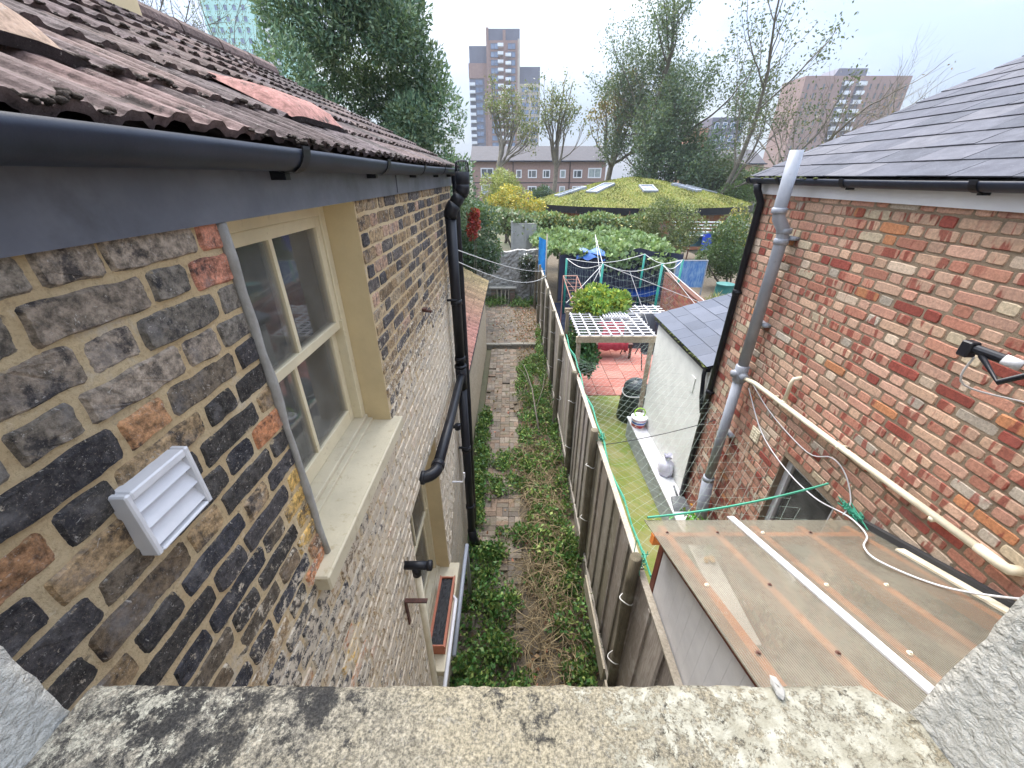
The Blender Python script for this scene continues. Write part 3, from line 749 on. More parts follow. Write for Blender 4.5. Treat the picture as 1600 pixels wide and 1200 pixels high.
cp = MB(); cp.tube([(-.635, 1.72, -2.30), (-.63, 1.70, -3.0), (-.63, 1.68, -3.7), (-.64, 1.66, -4.7)], .024, 12); cpo = cp.build('overflow_pipe', M['creampipe'], LH, 'cream overflow pipe with a black tee', smooth=True)
te = MB(); te.tube([(-.72, 1.72, -2.27), (-.545, 1.72, -2.27)], .028, 14); te.tube([(-.635, 1.72, -2.27), (-.635, 1.72, -2.36)], .03, 14); te.lathe((-.56, 1.72, -2.27), [(.028, 0), (.034, .003), (.034, .03), (.028, .034)], 14, M=Matrix.Rotation(R(90), 4, 'Y'))
te.build('pipe_tee', M['blackplastic'], cpo, smooth=True)
br = MB(); br.bar((-.73, 1.60, -2.46), (-.555, 1.60, -2.46), .028, .012); br.bar((-.699, 1.60, -2.46), (-.699, 1.60, -2.70), .028, .012, up=(1, 0, 0)); br.build('iron_bracket', M['iron'], LH)
wp = MB(); wp.tube([(-.585, 1.30, -3.93), (-.585, 2.55, -3.90), (-.66, 2.62, -3.90)], .02, 10); wp.build('waste_pipe', M['whiteplastic'], LH, smooth=True)
wp = MB(); wp.tube([(-.56, 2.1, -4.08), (-.56, 3.35, -4.04), (-.57, 3.38, -4.3), (-.57, 3.38, -5.1)], .024, 10); wp.build('waste_pipe', M['greypipe'], LH, smooth=True)
mb = MB(); mb.tube([(-.72, 3.6, -2.45), (-.60, 3.6, -2.45)], .02, 9); mb.lathe((-.60, 3.6, -2.49), [(.02, 0), (.035, .01), (.035, .07), (.02, .08)], 10); mb.build('tap', M['blackplastic'], LH)
mb = MB(); mb.tube([(-.72, 3.55, -3.2), (-.58, 3.55, -3.2), (-.56, 3.55, -3.12), (-.56, 3.55, -3.06)], .012, 8); mb.build('overflow_spout', M['whiteplastic'], LH)
# planter on the lower sill
pb = thing('planter_box', 'terracotta plastic planter box of bare soil on the lower cream sill', 'planter', (-.68, 2.36, -3.905))
mb = MB(); x0, x1, y0, y1, z0, z1 = -.755, -.615, 2.02, 2.72, -3.905, -3.765
mb.box(x0 + .01, x1 - .01, y0 + .01, y1 - .01, z0, z0 + .01)
for a in ((x0, x0 + .012, y0, y1), (x1 - .012, x1, y0, y1), (x0 + .012, x1 - .012, y0, y0 + .012), (x0 + .012, x1 - .012, y1 - .012, y1)): mb.box(*a, z0 + .01, z1)
for a in ((x0 - .01, x0, y0 - .01, y1 + .01), (x1, x1 + .01, y0 - .01, y1 + .01)): mb.box(*a, z1 - .025, z1 + .003)
mb.build('box', M['terracotta'], pb)
mb = MB(); nx, ny = 8, 30; vs = [(x0 + .011 + (x1 - x0 - .022) * i / nx, y0 + .011 + (y1 - y0 - .022) * j / ny, z1 - .025 + rng.uniform(-.008, .008)) for j in range(ny + 1) for i in range(nx + 1)]
mb.mesh(vs, [(j * (nx + 1) + i, j * (nx + 1) + i + 1, (j + 1) * (nx + 1) + i + 1, (j + 1) * (nx + 1) + i) for j in range(ny) for i in range(nx)]); mb.build('soil', M['dark'], pb)

# ---------------------------------------------------------------- right house
RH = thing('red_brick_house', 'red and buff brick house with grey slate roof and black gutter', 'house', (4.6, 2.4, G))
RX = 2.6; W3 = (2.32, 2.98, -3.45, -2.36)
mbw = brick_wall(RX, -1, .2, 4.5, -4.9, -.13, [W3], pal_right, 31, .0034, .005)
wall_body(mbw, RX + .0005, RX + .23, .2, 4.5, G, -.06, [W3])
e = brick_wall(4.501, 1, 2.6, 7.4, G, -.13, [], pal_right, 32, .003, .005, axis='x', far=1)
n0 = len(mbw.v); mbw.v.extend(e.v)
for f, m_, c_, k_ in zip(e.f, e.m, e.c, e.k): mbw.f.append(tuple(n0 + i for i in f)); mbw.m.append(m_); mbw.c.append(c_); mbw.k.append(k_)
mbw.box(2.831, 7.4, 4.28, 4.5, G, -.06)
mbw.face([(2.6, 4.505, -.06), (7.4, 4.505, -.06), (5.0, 4.505, .98)], 0)
mbw.build('wall', [M['mortar2'], M['red']], RH)
mb = MB(); mb.box(RX - .028, RX + .02, .2, 4.56, -.165, -.015); mb.build('fascia', M['whiteboard'], RH)
gt = gutter(RH, RX - .085, -.022, .2, 4.66, .054, (.55, 1.45, 2.35, 3.3, 4.1, 4.6))
ms = MB()
for i in range(46): ms.blob((RX - .085 - .04 + rng.uniform(-.02, .05), rng.choice((4.5, 4.2, 3.7, 4.6, 4.0)) + rng.uniform(-.2, .2), -.02 + rng.uniform(-.005, .012)), (rng.uniform(.008, .02),) * 2 + (.008,), rng)
o = ms.build('moss', M['mossg'], gt, smooth=True); o['kind'] = 'stuff'
rf = MB(); TA = .44; cr = 1 / math.sqrt(1 + TA * TA); upv = Vector((cr, 0, cr * TA)); nv = Vector((-cr * TA, 0, cr)); ea = Vector((RX - .10, 0, -.012)); gs = .222
slp = [(.082, .084, .10), (.094, .095, .112), (.072, .074, .09), (.10, .10, .114), (.066, .069, .084)]
for k in range(13):
    y = .2 - (.17 if k % 2 else 0); s0, s1 = k * gs, (k + 1) * gs + .06
    while y < 4.62:
        w_ = .335; a, b = max(y + .002, .2), min(y + w_ - .002, 4.64)
        if b - a > .03:
            q = rng.uniform(.92, 1.08); c = tuple(x * q for x in rng.choice(slp)); l1, l2 = rng.uniform(-.002, .0025), rng.uniform(-.002, .0025); d = rng.uniform(-.003, .003)
            th = .007; P0 = ea + upv * (s0 + d); P1 = ea + upv * s1
            A = [P0 + nv * (.0125 + l1), P0 + nv * (.0125 + l2), P1 + nv * .003, P1 + nv * .003]
            ch_ = rng.uniform(.0, .012) if rng.random() < .35 else 0; ch2 = rng.uniform(.004, .02) if rng.random() < .3 else 0
            pts = [(A[0] + upv * ch2, a), (A[0], a + ch_ + .01), (A[1], b - .01), (A[1], b), (A[2], b), (A[3], a)]
            topv = [Vector((p.x, yy, p.z)) for p, yy in pts]; bot = [p - nv * th for p in topv]
            rf.mesh(topv + bot, [(0, 5, 4, 3, 2, 1), (0, 1, 7, 6), (1, 2, 8, 7), (2, 3, 9, 8), (3, 4, 10, 9), (5, 0, 6, 11)], 0, c)
        y += w_
T = ea + upv * (13 * gs)
rf.face([(ea.x + .01, .2, ea.z - .012), (ea.x + .01, 4.6, ea.z - .012), (T.x, 4.6, T.z - .012), (T.x, .2, T.z - .012)], 0, (.03, .03, .03))
rf.face([(T.x, .2, T.z), (7.5, .2, -.05), (7.5, 4.6, -.05), (T.x, 4.6, T.z)], 0, (.2, .2, .22))
rf.build('roof', M['slate'], RH)
mb = MB(); mb.bar((RX - .09, 4.585, -.035), (T.x, 4.585, T.z - .03), .05, .05); mb.build('verge_trim', M['whiteboard'], RH)
dp = MB(); dp.tube([(RX - .115, 4.45, -.07), (RX - .10, 4.45, -.13), (RX - .045, 4.43, -.24), (RX - .045, 4.43, -4.6)], .036, 14)
for z in (-1.2, -2.5): dp.lathe((RX - .045, 4.43, z), [(.037, 0), (.043, .003), (.043, .06), (.037, .063)], 14); dp.box(RX - .06, RX - .005, 4.38, 4.48, z + .02, z + .045)
dp.build('rainwater_pipe', M['blackplastic'], RH, smooth=True)
sp = MB(); sx_, sy_ = RX - .165, 3.82
sp.tube([(sx_ - .045, sy_, .19), (sx_ - .045, sy_, -.26), (sx_ - .03, sy_, -.34), (sx_ + .04, sy_, -.43), (sx_ + .055, sy_, -.50), (sx_ + .055, sy_, -1.8)], .053, 18)
for z, x in ((-.30, sx_ - .045), (-.56, sx_ + .055), (-.47, sx_ + .055)): sp.lathe((x, sy_, z), [(.054, 0), (.063, .004), (.063, .045), (.054, .05)], 18)
sp.lathe((sx_ + .055, sy_, -2.0), [(.054, 0), (.066, .01), (.068, .19), (.054, .2)], 18)
sp.tube([(sx_ + .055, sy_, -1.9), (sx_ + .055, sy_ - .10, -1.92)], .045, 14); sp.tube([(sx_ + .055, sy_, -1.9), (sx_ - .04, sy_, -1.9)], .04, 14)
sp.tube([(sx_ + .055, sy_, -1.95), (sx_ + .055, sy_, -3.40)], .053, 18); sp.lathe((sx_ + .055, sy_, -3.42), [(.054, 0), (.068, .006), (.068, .06), (.054, .066)], 18)
sp.tube([(sx_ + .055, sy_, -3.42), (sx_ + .055, sy_ - .05, -3.8), (sx_ + .055, sy_ - .12, -4.2)], .07, 14)
for z in (-.52, -1.35, -2.7): sp.box(sx_ + .10, RX - .002, sy_ - .08, sy_ + .08, z, z + .03)
sp.build('soil_pipe', M['greypipe'], RH, 'grey soil pipe standing above the gutter', smooth=True)
wp = MB(); wp.tube([(RX - .11, 3.74, -1.92), (RX - .075, 3.6, -1.905), (RX - .06, 2.5, -1.86), (RX - .06, 1.45, -1.79)], .023, 12)
wp.tube([(RX - .06, 1.47, -1.79), (RX - .06, 1.36, -1.785), (RX - .052, 1.33, -1.785), (RX + .01, 1.315, -1.785)], .028, 12)
wp.tube([(RX - .06, 3.15, -1.89), (RX - .06, 3.15, -1.66), (RX - .05, 3.15, -1.625), (RX + .01, 3.13, -1.60)], .018, 10); wp.lathe((RX - .06, 3.15, -1.92), [(.022, 0), (.028, .004), (.028, .06), (.02, .07)], 12)
for y in (2.45, 3.3, 1.7): wp.box(RX - .085, RX - .003, y - .012, y + .012, -1.91 + (3.3 - y) * .045, -1.885 + (3.3 - y) * .045)
wp.build('waste_pipe', M['creampipe'], RH, 'cream waste pipe running along the brick wall', smooth=True)
av = MB(); av.box(RX - .016, RX - .004, 3.36, 3.50, -2.51, -2.36, bev=.002)
for i in range(4):
    for j in range(2): av.box(RX - .024, RX - .0155, 3.375 + j * .062, 3.425 + j * .062, -2.50 + i * .033, -2.483 + i * .033)
av.build('air_vent', M['creampipe'], RH)
wd = thing('window', 'x', 'x', (RX, 2.65, -3.45)); del wd['label']; del wd['category']; wd.parent = RH; wd.location = Vector(wd.location) - RH.location
f = MB(); y0, y1, z0, z1 = W3; xf = RX + .06
f.box(xf, xf + .07, y0 + .002, y0 + .065, z0, z1 - .002); f.box(xf, xf + .07, y1 - .065, y1 - .002, z0, z1 - .002); f.box(xf + .001, xf + .069, y0 + .06, y1 - .06, z1 - .067, z1 - .003); f.box(xf + .001, xf + .069, y0 + .06, y1 - .06, z0 + .001, z0 + .07)
f.build('frame', M['whiteplastic'], wd); g = MB(); g.box(xf + .03, xf + .036, y0 + .06, y1 - .06, z0 + .065, z1 - .06); g.build('pane', M['glass'], wd)
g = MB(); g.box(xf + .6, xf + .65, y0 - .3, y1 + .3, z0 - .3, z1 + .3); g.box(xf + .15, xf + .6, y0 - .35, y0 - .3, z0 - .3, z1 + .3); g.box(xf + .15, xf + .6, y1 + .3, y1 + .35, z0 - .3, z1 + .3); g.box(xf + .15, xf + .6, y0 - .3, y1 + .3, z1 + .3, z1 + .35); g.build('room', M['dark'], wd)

# satellite dish at the right edge
sd = thing('satellite_dish', 'dark satellite dish on its arm fixed to the red brick wall', 'satellite dish', (RX, 1.22, -.85))
d = MB(); prof_ = [(.0, 0), (.10, .010), (.20, .04), (.30, .09), (.305, .092), (.30, .084), (.20, .032), (.10, .002), (.0, -.008)]
ax = Vector((-.30, .93, .20)).normalized(); q = Vector((0, 0, 1)).rotation_difference(ax).to_matrix().to_4x4()
dc = Vector((2.36, 1.25, -.66)); d.lathe(dc, prof_[1:-1], 28, M=q); d.build('dish', M['blackplastic'], sd, smooth=True)
arm = MB(); arm.tube([dc + q @ Vector((0, -.22, .03)), (2.13, 1.52, -.80), (2.17, 1.66, -.735)], .013, 8); arm.tube([dc - ax * .02, dc - ax * .14, (RX, 1.12, -.80)], .02, 10); arm.build('arm', M['blackplastic'], sd, smooth=True)
ln = MB(); ln.tube([(2.20, 1.60, -.725), (2.165, 1.70, -.715)], .022, 12); ln.box(2.135, 2.185, 1.69, 1.74, -.76, -.685, bev=.006); ln.build('receiver', M['blackplastic'], sd)
l2 = MB(); l2.tube([(2.225, 1.545, -.735), (2.20, 1.60, -.725)], .024, 12); l2.build('receiver_cap', M['whiteplastic'], sd, smooth=True)

# cables on the right wall
def cable(name, pts, r, mat, label, cat='cable', group=None):
    P = [Vector(p) for p in pts]; path = []
    for i in range(len(P) - 1):
        p0, p1, p2, p3 = P[max(i - 1, 0)], P[i], P[i + 1], P[min(i + 2, len(P) - 1)]
        for k in range(6):
            t = k / 6; path.append(.5 * ((2 * p1) + (p2 - p0) * t + (2 * p0 - 5 * p1 + 4 * p2 - p3) * t * t + (3 * p1 - p0 - 3 * p2 + p3) * t ** 3))
    path.append(P[-1]); m_ = MB(); m_.tube(path, r, 6); return tag(m_.build(name, mat, smooth=True), label, cat, group)
cx = RX - .012
cable('cable', [(cx, 3.72, -1.98), (cx, 3.3, -2.10), (cx, 2.75, -2.14), (cx - .02, 2.5, -2.0), (cx, 2.35, -2.05), (cx, 2.22, -2.2), (cx - .05, 2.18, -2.3)], .005, M['whiteplastic'], 'thin white cable looping from the cream waste pipe to the tangle of green cord')
cable('cable', [(cx, 3.76, -2.05), (cx, 3.35, -2.35), (cx, 2.9, -2.45), (cx, 2.5, -2.43), (cx - .05, 2.14, -2.27), (cx - .14, 1.9, -2.19), (cx - .30, 1.75, -2.13), (cx - .34, 1.6, -2.08), (cx - .2, 1.40, -2.02), (cx - .04, 1.25, -1.9), (cx, 1.12, -1.72), (cx, .85, -1.45)], .006, M['whiteplastic'], 'long white cable snaking down the brick wall and over the plastic lean-to roof')
cable('cable', [(cx, 1.24, -1.86), (cx, 1.1, -1.9), (cx - .03, 1.0, -1.95), (cx - .12, 1.02, -1.93), (cx - .11, 1.13, -1.96), (cx - .02, 1.16, -1.97)], .005, M['whiteplastic'], 'short white cable coiled by the black flashing at the right edge')
cable('cable', [(2.19, 1.70, -.76), (2.25, 1.72, -.92), (cx, 1.65, -1.0), (cx, 1.3, -.95), (cx, 1.1, -.92)], .005, M['whiteplastic'], 'white cable hanging from the satellite dish receiver')
def struct(o): o['kind'] = 'structure'; return o
# ---------------------------------------------------------------- ground, alley, yard
rng = random.Random(40)
def sheet(name, x0, x1, y0, y1, z, mat, nx=1, ny=1, amp=0, mask=None, seed=1):
    r_ = random.Random(seed); m_ = MB(); vs = []
    for j in range(ny + 1):
        for i in range(nx + 1):
            e = 0 if i in (0, nx) or j in (0, ny) else 1
            vs.append((x0 + (x1 - x0) * i / nx, y0 + (y1 - y0) * j / ny, z + e * amp * r_.uniform(-1, 1)))
    m_.mesh(vs, [(j * (nx + 1) + i, j * (nx + 1) + i + 1, (j + 1) * (nx + 1) + i + 1, (j + 1) * (nx + 1) + i) for j in range(ny) for i in range(nx)])
    return struct(m_.build(name, mat, smooth=amp > 0))
M['land'] = simple('grass and earth', (.07, .08, .04), (.10, .085, .055), .4, 1, .3, 8, .05)
sheet('ground', -412, 412, -52, 412, G - .06, M['land'])
sheet('soil_bed', -.70, 1.14, .2, 17.6, G - .02, M['soil'], 24, 200, .018)
def paving(name, x0, x1, y0, y1, z, skip, seed):
    r_ = random.Random(seed); m_ = MB(); a = .21; b = .102
    ni, nj = int((x1 - x0) / a), int((y1 - y0) / a)
    for i in range(ni):
        for j in range(nj):
            for h in range(2):
                if (i + j) % 2: X0, Y0, lx, ly = x0 + i * a + h * .105, y0 + j * a, b, a - .006
                else: X0, Y0, lx, ly = x0 + i * a, y0 + j * a + h * .105, a - .006, b
                if skip(X0, Y0, r_): continue
                q = r_.uniform(.7, 1.2); c = r_.choice([(.30, .225, .165), (.26, .20, .15), (.33, .26, .20), (.23, .18, .145), (.30, .20, .14)])
                T_ = Matrix.Translation((X0 + lx / 2, Y0 + ly / 2, z)) @ Matrix.Rotation(r_.uniform(-.02, .02), 4, 'Z') @ Matrix.Rotation(r_.uniform(-.03, .03), 4, 'X') @ Matrix.Rotation(r_.uniform(-.03, .03), 4, 'Y')
                m_.box(-lx / 2, lx / 2, -ly / 2, ly / 2, -.03, .022 + r_.uniform(-.004, .004), 0, tuple(k * q for k in c), T_, bev=.004)
    return struct(m_.build(name, M['paver']))
paving('paving', -.69, .24, 3.0, 12.4, G, lambda x, y, r_: (x > .16 + .12 * math.sin(y * 1.3)) and r_.random() < .8 or r_.random() < .03, 4)
paving('patio', -1.75, 1.12, 12.6, 17.5, G + .10, lambda x, y, r_: False, 5)
mb = MB()
x = -1.75
while x < 1.1: mb.box(x, min(x + .42, 1.12), 12.42, 12.58, G - .05, G + .13 + rng.uniform(-.006, .006), 0, (.36, .32, .27), bev=.006); x += .43
struct(mb.build('patio_step', M['paver']))
sheet('soil_bed_garden', -1.8, 1.14, 12.4, 17.7, G + .075, M['soil'])
bpy.data.objects['soil_bed_garden'].name = 'garden_soil'
mb = MB(); mb.box(1.16, 2.6, .3, 8.24, G, YG); o = struct(mb.build('yard_slab', M['slab']))
mb = MB(); mb.box(1.16, 12.5, 8.245, 30, G, YG - .05); o = struct(mb.build('garden_ground', M['soil']))
mb = MB(); r_ = random.Random(6); fl = .44
for i in range(7):
    for j in range(8):
        q = r_.uniform(.85, 1.12); c = [(.47, .17, .13), (.43, .15, .115), (.50, .20, .155)][r_.randrange(3)]
        mb.box(1.2 + i * fl, 1.2 + (i + 1) * fl - .009, 8.25 + j * fl, 8.25 + (j + 1) * fl - .009, YG - .04, YG + .012 + r_.uniform(-.004, .004), 0, tuple(k * q for k in c), bev=.005)
struct(mb.build('red_patio', M['redslab']))

# ---------------------------------------------------------------- fence between the alley and the yard
FX = 1.10
FN = thing('wooden_fence', 'weathered grey board fence with round posts along the overgrown alley', 'fence', (FX, 8.5, G))
ys = [.35, 2.2, 4.04, 5.8, 7.6, 9.4, 11.2, 13.0, 14.8, 16.7]
tops = [-2.95, -2.80, -2.80, -2.86, -2.9, -2.95, -2.85, -2.9, -2.9, -2.9]
r_ = random.Random(17)
for i, y in enumerate(ys):
    m_ = MB(); ln_ = r_.uniform(-.03, .03); nn = 8; t_ = tops[i]
    m_.tube([(FX - .07 + ln_ * (1 - k / nn) * 2 + .003 * math.sin(k * 1.7 + i), y, G - .1 + (t_ - G + .1) * k / nn) for k in range(nn + 1)] + [(FX - .07, y, t_ + .006)], [.056 - .0008 * k for k in range(nn + 1)] + [.042], 14, 0, tuple([r_.uniform(.8, 1.2)] * 3))
    m_.build('post', M['postwood'], FN, smooth=True)
    if i == 0: continue
    for zz in (t_ - .55, t_ - 1.5):
        w_ = MB(); w_.tube([(FX - .07 + .061 * math.cos(a), y + .061 * math.sin(a), zz + .02 * math.sin(a * 2)) for a in [k * math.pi / 6 for k in range(13)]] + [(FX + .0, y - .05, zz - .05)], .005, 5)
        w_.build('wire_tie', M['rope'], FN)
for i in range(len(ys) - 1):
    y0, y1 = ys[i] + .02, ys[i + 1] - .01; zt = max(tops[i], tops[i + 1]) - .17 + r_.uniform(-.05, .03); zt = min(zt, -2.98) if i < 3 else zt
    m_ = MB(); y = y0; bw = .30 if i < 3 else .145; tilt = r_.uniform(-.012, .012)
    while y < y1 - .03:
        b1 = min(y + bw, y1); q = r_.uniform(.75, 1.2); dx = r_.uniform(0, .012)
        cc = (q, q * r_.uniform(.94, 1.0), q * r_.uniform(.88, 1.0))
        m_.box(FX - .014 + dx, FX + .004 + dx, y + .004, b1 - .004, G + .22 + r_.uniform(-.015, .02), zt + r_.uniform(-.006, .006), 0, cc, bev=.003)
        if i < 3: m_.box(FX - .034 + dx, FX - .0145 + dx, b1 - .018, b1 + .020, G + .25, zt - .02, 0, tuple(k * .8 for k in cc))
        y += bw
    for zz in (G + .5, (G + zt) / 2, zt - .2): m_.box(FX + .018, FX + .055, y0, y1, zz - .03, zz + .03, 0, (.9, .85, .8))
    p_ = m_.build('panel', M['fencewood'], FN)
    m_ = MB(); m_.bar((FX - .002, y0 - .01, zt + .014), (FX - .002, y1 + .01, zt + .014 + tilt), .055, .024, 0, tuple([r_.uniform(.8, 1.15)] * 3)); m_.build('top_rail', M['raw'], FN)
    m_ = MB(); m_.bar((FX - .02, y0, G + .10), (FX - .02, y1, G + .10 + r_.uniform(-.02, .02)), .03, .2, 0, (1, 1, 1)); m_.build('gravel_board', M['fencewood'], FN)
for (ya, yb) in ((1.5, 2.18), (2.3, 3.4)):
    m_ = MB(); m_.bar((FX - .10, ya, G + .36), (FX - .12, yb, G + .40), .022, .26, 0, (1.1, 1.1, 1.05)); m_.build('loose_board', M['raw'], FN)
m_ = MB(); m_.bar((FX - .04, 1.28, G + .3), (FX - .035, 1.28, -3.05), .09, .04, 0, (.9, .85, .8), up=(0, 1, 0)); m_.build('batten', M['postwood'], FN)

# ---------------------------------------------------------------- lean-to with plastic roof
def zl(y): return -2.0 - .36 * (y - 1.28)
LT = thing('lean_to', 'lean-to with dirty translucent plastic roof over orange rafters', 'lean-to', (1.85, 1.2, G))
slp = math.atan(.36)
def slab(x0, x1, y0, y1, dz, th): 
    return [(x0, y0, zl(y0) + dz), (x1, y0, zl(y0) + dz), (x1, y1, zl(y1) + dz), (x0, y1, zl(y1) + dz), (x0, y0, zl(y0) + dz + th), (x1, y0, zl(y0) + dz + th), (x1, y1, zl(y1) + dz + th), (x0, y1, zl(y1) + dz + th)]
BX = [(3, 2, 1, 0), (4, 5, 6, 7), (0, 1, 5, 4), (1, 2, 6, 5), (2, 3, 7, 6), (3, 0, 4, 7)]
for (x0, x1) in ((1.0, 1.665), (1.675, 2.57)):
    m_ = MB(); m_.mesh(slab(x0, x1, .21, 2.13, 0, .010), BX); m_.build('roof_sheet', M['poly'], LT)
for x in (1.10, 1.456, 1.776, 2.114, 2.46):
    m_ = MB(); m_.mesh(slab(x - .024, x + .024, .22, 2.06, -.092, .091), BX); m_.build('rafter', M['rafter'], LT)
m_ = MB(); m_.mesh(slab(1.0, 2.57, 1.93, 1.98, -.096, .091), BX); m_.build('purlin', M['rafter'], LT)
m_ = MB(); m_.mesh(slab(1.645, 1.695, .21, 2.17, .0105, .012), BX); m_.build('glazing_bar', M['whiteplastic'], LT)
m_ = MB(); m_.mesh(slab(2.56, 2.597, .21, 2.1, .004, .05), BX); m_.build('flashing', M['dark'], LT)
m_ = MB(); m_.mesh(slab(2.50, 2.555, .21, 1.75, .0105, .014), BX); m_.build('edge_strip', M['creampipe'], LT)
for x in (1.10, 1.456, 1.776, 2.114):
    for y in (.55, .98, 1.42, 1.955):
        m_ = MB(); m_.lathe((x, y, zl(y) + .009), [(.012, 0), (.012, .003), (.006, .005), (.006, .012)], 8); m_.build('screw', M['iron'] if (x * 10 + y * 10) % 2 < 1 else M['creampipe'], LT)
m_ = MB()
yy = .22
while yy < 1.99:
    y1_ = min(yy + .10, 2.0); m_.mesh([(1.135, yy, G + .2), (1.135, y1_ - .0015, G + .2), (1.135, y1_ - .0015, zl(y1_) - .2), (1.135, yy, zl(yy) - .2), (1.16, yy, G + .2), (1.16, y1_ - .0015, G + .2), (1.16, y1_ - .0015, zl(y1_) - .2), (1.16, yy, zl(yy) - .2)], [(0, 3, 2, 1), (4, 5, 6, 7), (0, 1, 5, 4), (1, 2, 6, 5), (2, 3, 7, 6), (3, 0, 4, 7)])
    yy += .10
m_.box(1.142, 1.155, .22, 2.0, G + .2, -2.45)
m_.build('side_wall', M['whiteplastic'], LT)
m_ = MB(); m_.mesh([(1.163, .23, G + .2), (1.163, 1.99, G + .2), (1.163, 1.99, zl(1.99) - .22), (1.163, .23, zl(.23) - .22), (1.180, .23, G + .2), (1.180, 1.99, G + .2), (1.180, 1.99, zl(1.99) - .22), (1.180, .23, zl(.23) - .22)], [(0, 3, 2, 1), (4, 5, 6, 7), (0, 1, 5, 4), (1, 2, 6, 5), (2, 3, 7, 6), (3, 0, 4, 7)], 0, (.5, .42, .33)); m_.build('added_lining', M['fencewood'], LT)  # brown board added over the inner side wall to dull its bright patch
m_ = MB(); m_.mesh(slab(1.125, 1.175, .22, 2.02, -.21, .107), BX); m_.build('wall_plate', M['redwood'], LT)
m_ = MB(); m_.box(1.13, 1.20, 2.005, 2.075, G, zl(2.05) - .10, bev=.004); m_.build('corner_post', M['redwood'], LT)
m_ = MB(); m_.box(1.20, 2.56, 2.01, 2.05, G + .45, -4.1, 0, (.5, .42, .33)); m_.build('front_wall', M['fencewood'], LT)
sheet('lean_to_floor', 1.17, 2.59, .22, 2.0, YG + .01, M['soil']).name = 'floor'

# ---------------------------------------------------------------- neighbour's single storey extension
EX = thing('white_extension', 'low white rendered extension with blue-grey slate roof behind the red brick house', 'extension', (3.9, 5.5, G))
m_ = MB(); m_.box(2.57, 5.6, 4.505, 6.55, G, -2.19); m_.build('wall', M['render'], EX)
m_ = MB(); m_.box(2.555, 2.568, 4.86, 4.98, -2.72, -2.5); m_.build('vent_plate', M['render'], EX)
e2 = (2.49, -2.165); tn = .30; c2 = 1 / math.sqrt(1 + tn * tn); u2 = Vector((c2, 0, c2 * tn)); n2 = Vector((-c2 * tn, 0, c2)); m_ = MB(); r_ = random.Random(77)
M['slate2'] = simple('blue grey slate', (.9, .9, .9), (1, 1, 1), 5, .6, .15, 60, attr=True, spec=.2, dirt=(.09, .10, .12), dscale=9, damt=(.6, .85))
for k in range(9):
    y = 4.52 - (.16 if k % 2 else 0)
    while y < 6.62:
        a, b = max(y + .0015, 4.52), min(y + .3185, 6.66)
        if b - a > .02:
            q = r_.uniform(.9, 1.1); c = tuple(x * q for x in r_.choice([(.085, .096, .125), (.095, .106, .137), (.075, .086, .115)]))
            P0 = Vector((e2[0], 0, e2[1])) + u2 * (k * .25); P1 = Vector((e2[0], 0, e2[1])) + u2 * (k * .25 + .31); l_ = r_.uniform(.010, .014)
            tv = [Vector((P0.x, a, P0.z)) + n2 * l_, Vector((P0.x, b, P0.z)) + n2 * l_, Vector((P1.x, b, P1.z)) + n2 * .003, Vector((P1.x, a, P1.z)) + n2 * .003]
            m_.mesh(tv + [p - n2 * .007 for p in tv], [(0, 3, 2, 1), (0, 1, 5, 4), (1, 2, 6, 5), (2, 3, 7, 6), (3, 0, 4, 7)], 0, c)
        y += .32
T2 = Vector((e2[0], 0, e2[1])) + u2 * (9 * .25)
m_.face([(e2[0] + .02, 4.52, e2[1] - .012), (e2[0] + .02, 6.64, e2[1] - .012), (T2.x, 6.64, T2.z - .012), (T2.x, 4.52, T2.z - .012)], 0, (.05, .05, .06))
m_.face([(2.57, 6.545, -2.19), (5.6, 6.545, -2.19), (5.6, 6.545, -1.5), (T2.x, 6.545, T2.z - .02)], 0, (.4, .4, .38))
m_.face([(T2.x, 4.52, T2.z), (T2.x, 6.64, T2.z), (5.7, 6.64, -2.0), (5.7, 4.52, -2.0)], 0, (.13, .14, .17))
er = m_.build('roof', M['slate2'], EX)
m_ = MB()
for i in range(260): m_.blob((2.505 + r_.uniform(-.022, .03), 4.55 + 2.0 * r_.random(), -2.175 + r_.uniform(-.02, .012)), (r_.uniform(.008, .02), r_.uniform(.012, .035), r_.uniform(.006, .012)), r_, jit=.4)
o = m_.build('moss', M['mossg'], er, smooth=True); o['kind'] = 'stuff'
m_ = MB(); m_.box(2.50, 2.562, 4.54, 6.62, -2.24, -2.185); m_.build('eaves_board', M['blackplastic'], EX)
m_ = MB(); m_.tube([(2.52, 4.60, -2.2), (2.52, 4.60, -2.32), (2.535, 4.58, -2.5), (2.54, 4.56, -2.62), (2.55, 4.47, -2.82)], .026, 10); m_.build('rainwater_pipe', M['blackplastic'], EX, smooth=True)
LG = thing('white_ledge', 'long low white painted ledge at the foot of the white extension wall', 'ledge', (2.44, 5, YG))
m_ = MB(); m_.box(2.32, 2.566, 2.3, 6.6, YG, -4.285, bev=.006); m_.build('base', simple('grey painted concrete', (.36, .39, .42), (.30, .33, .36), 3, .7, .2, dirt=(.2, .22, .16), dscale=4), LG)
m_ = MB(); m_.box(2.30, 2.566, 2.29, 6.62, -4.284, -4.25, bev=.005); m_.build('coping', M['whitepaint'], LG)

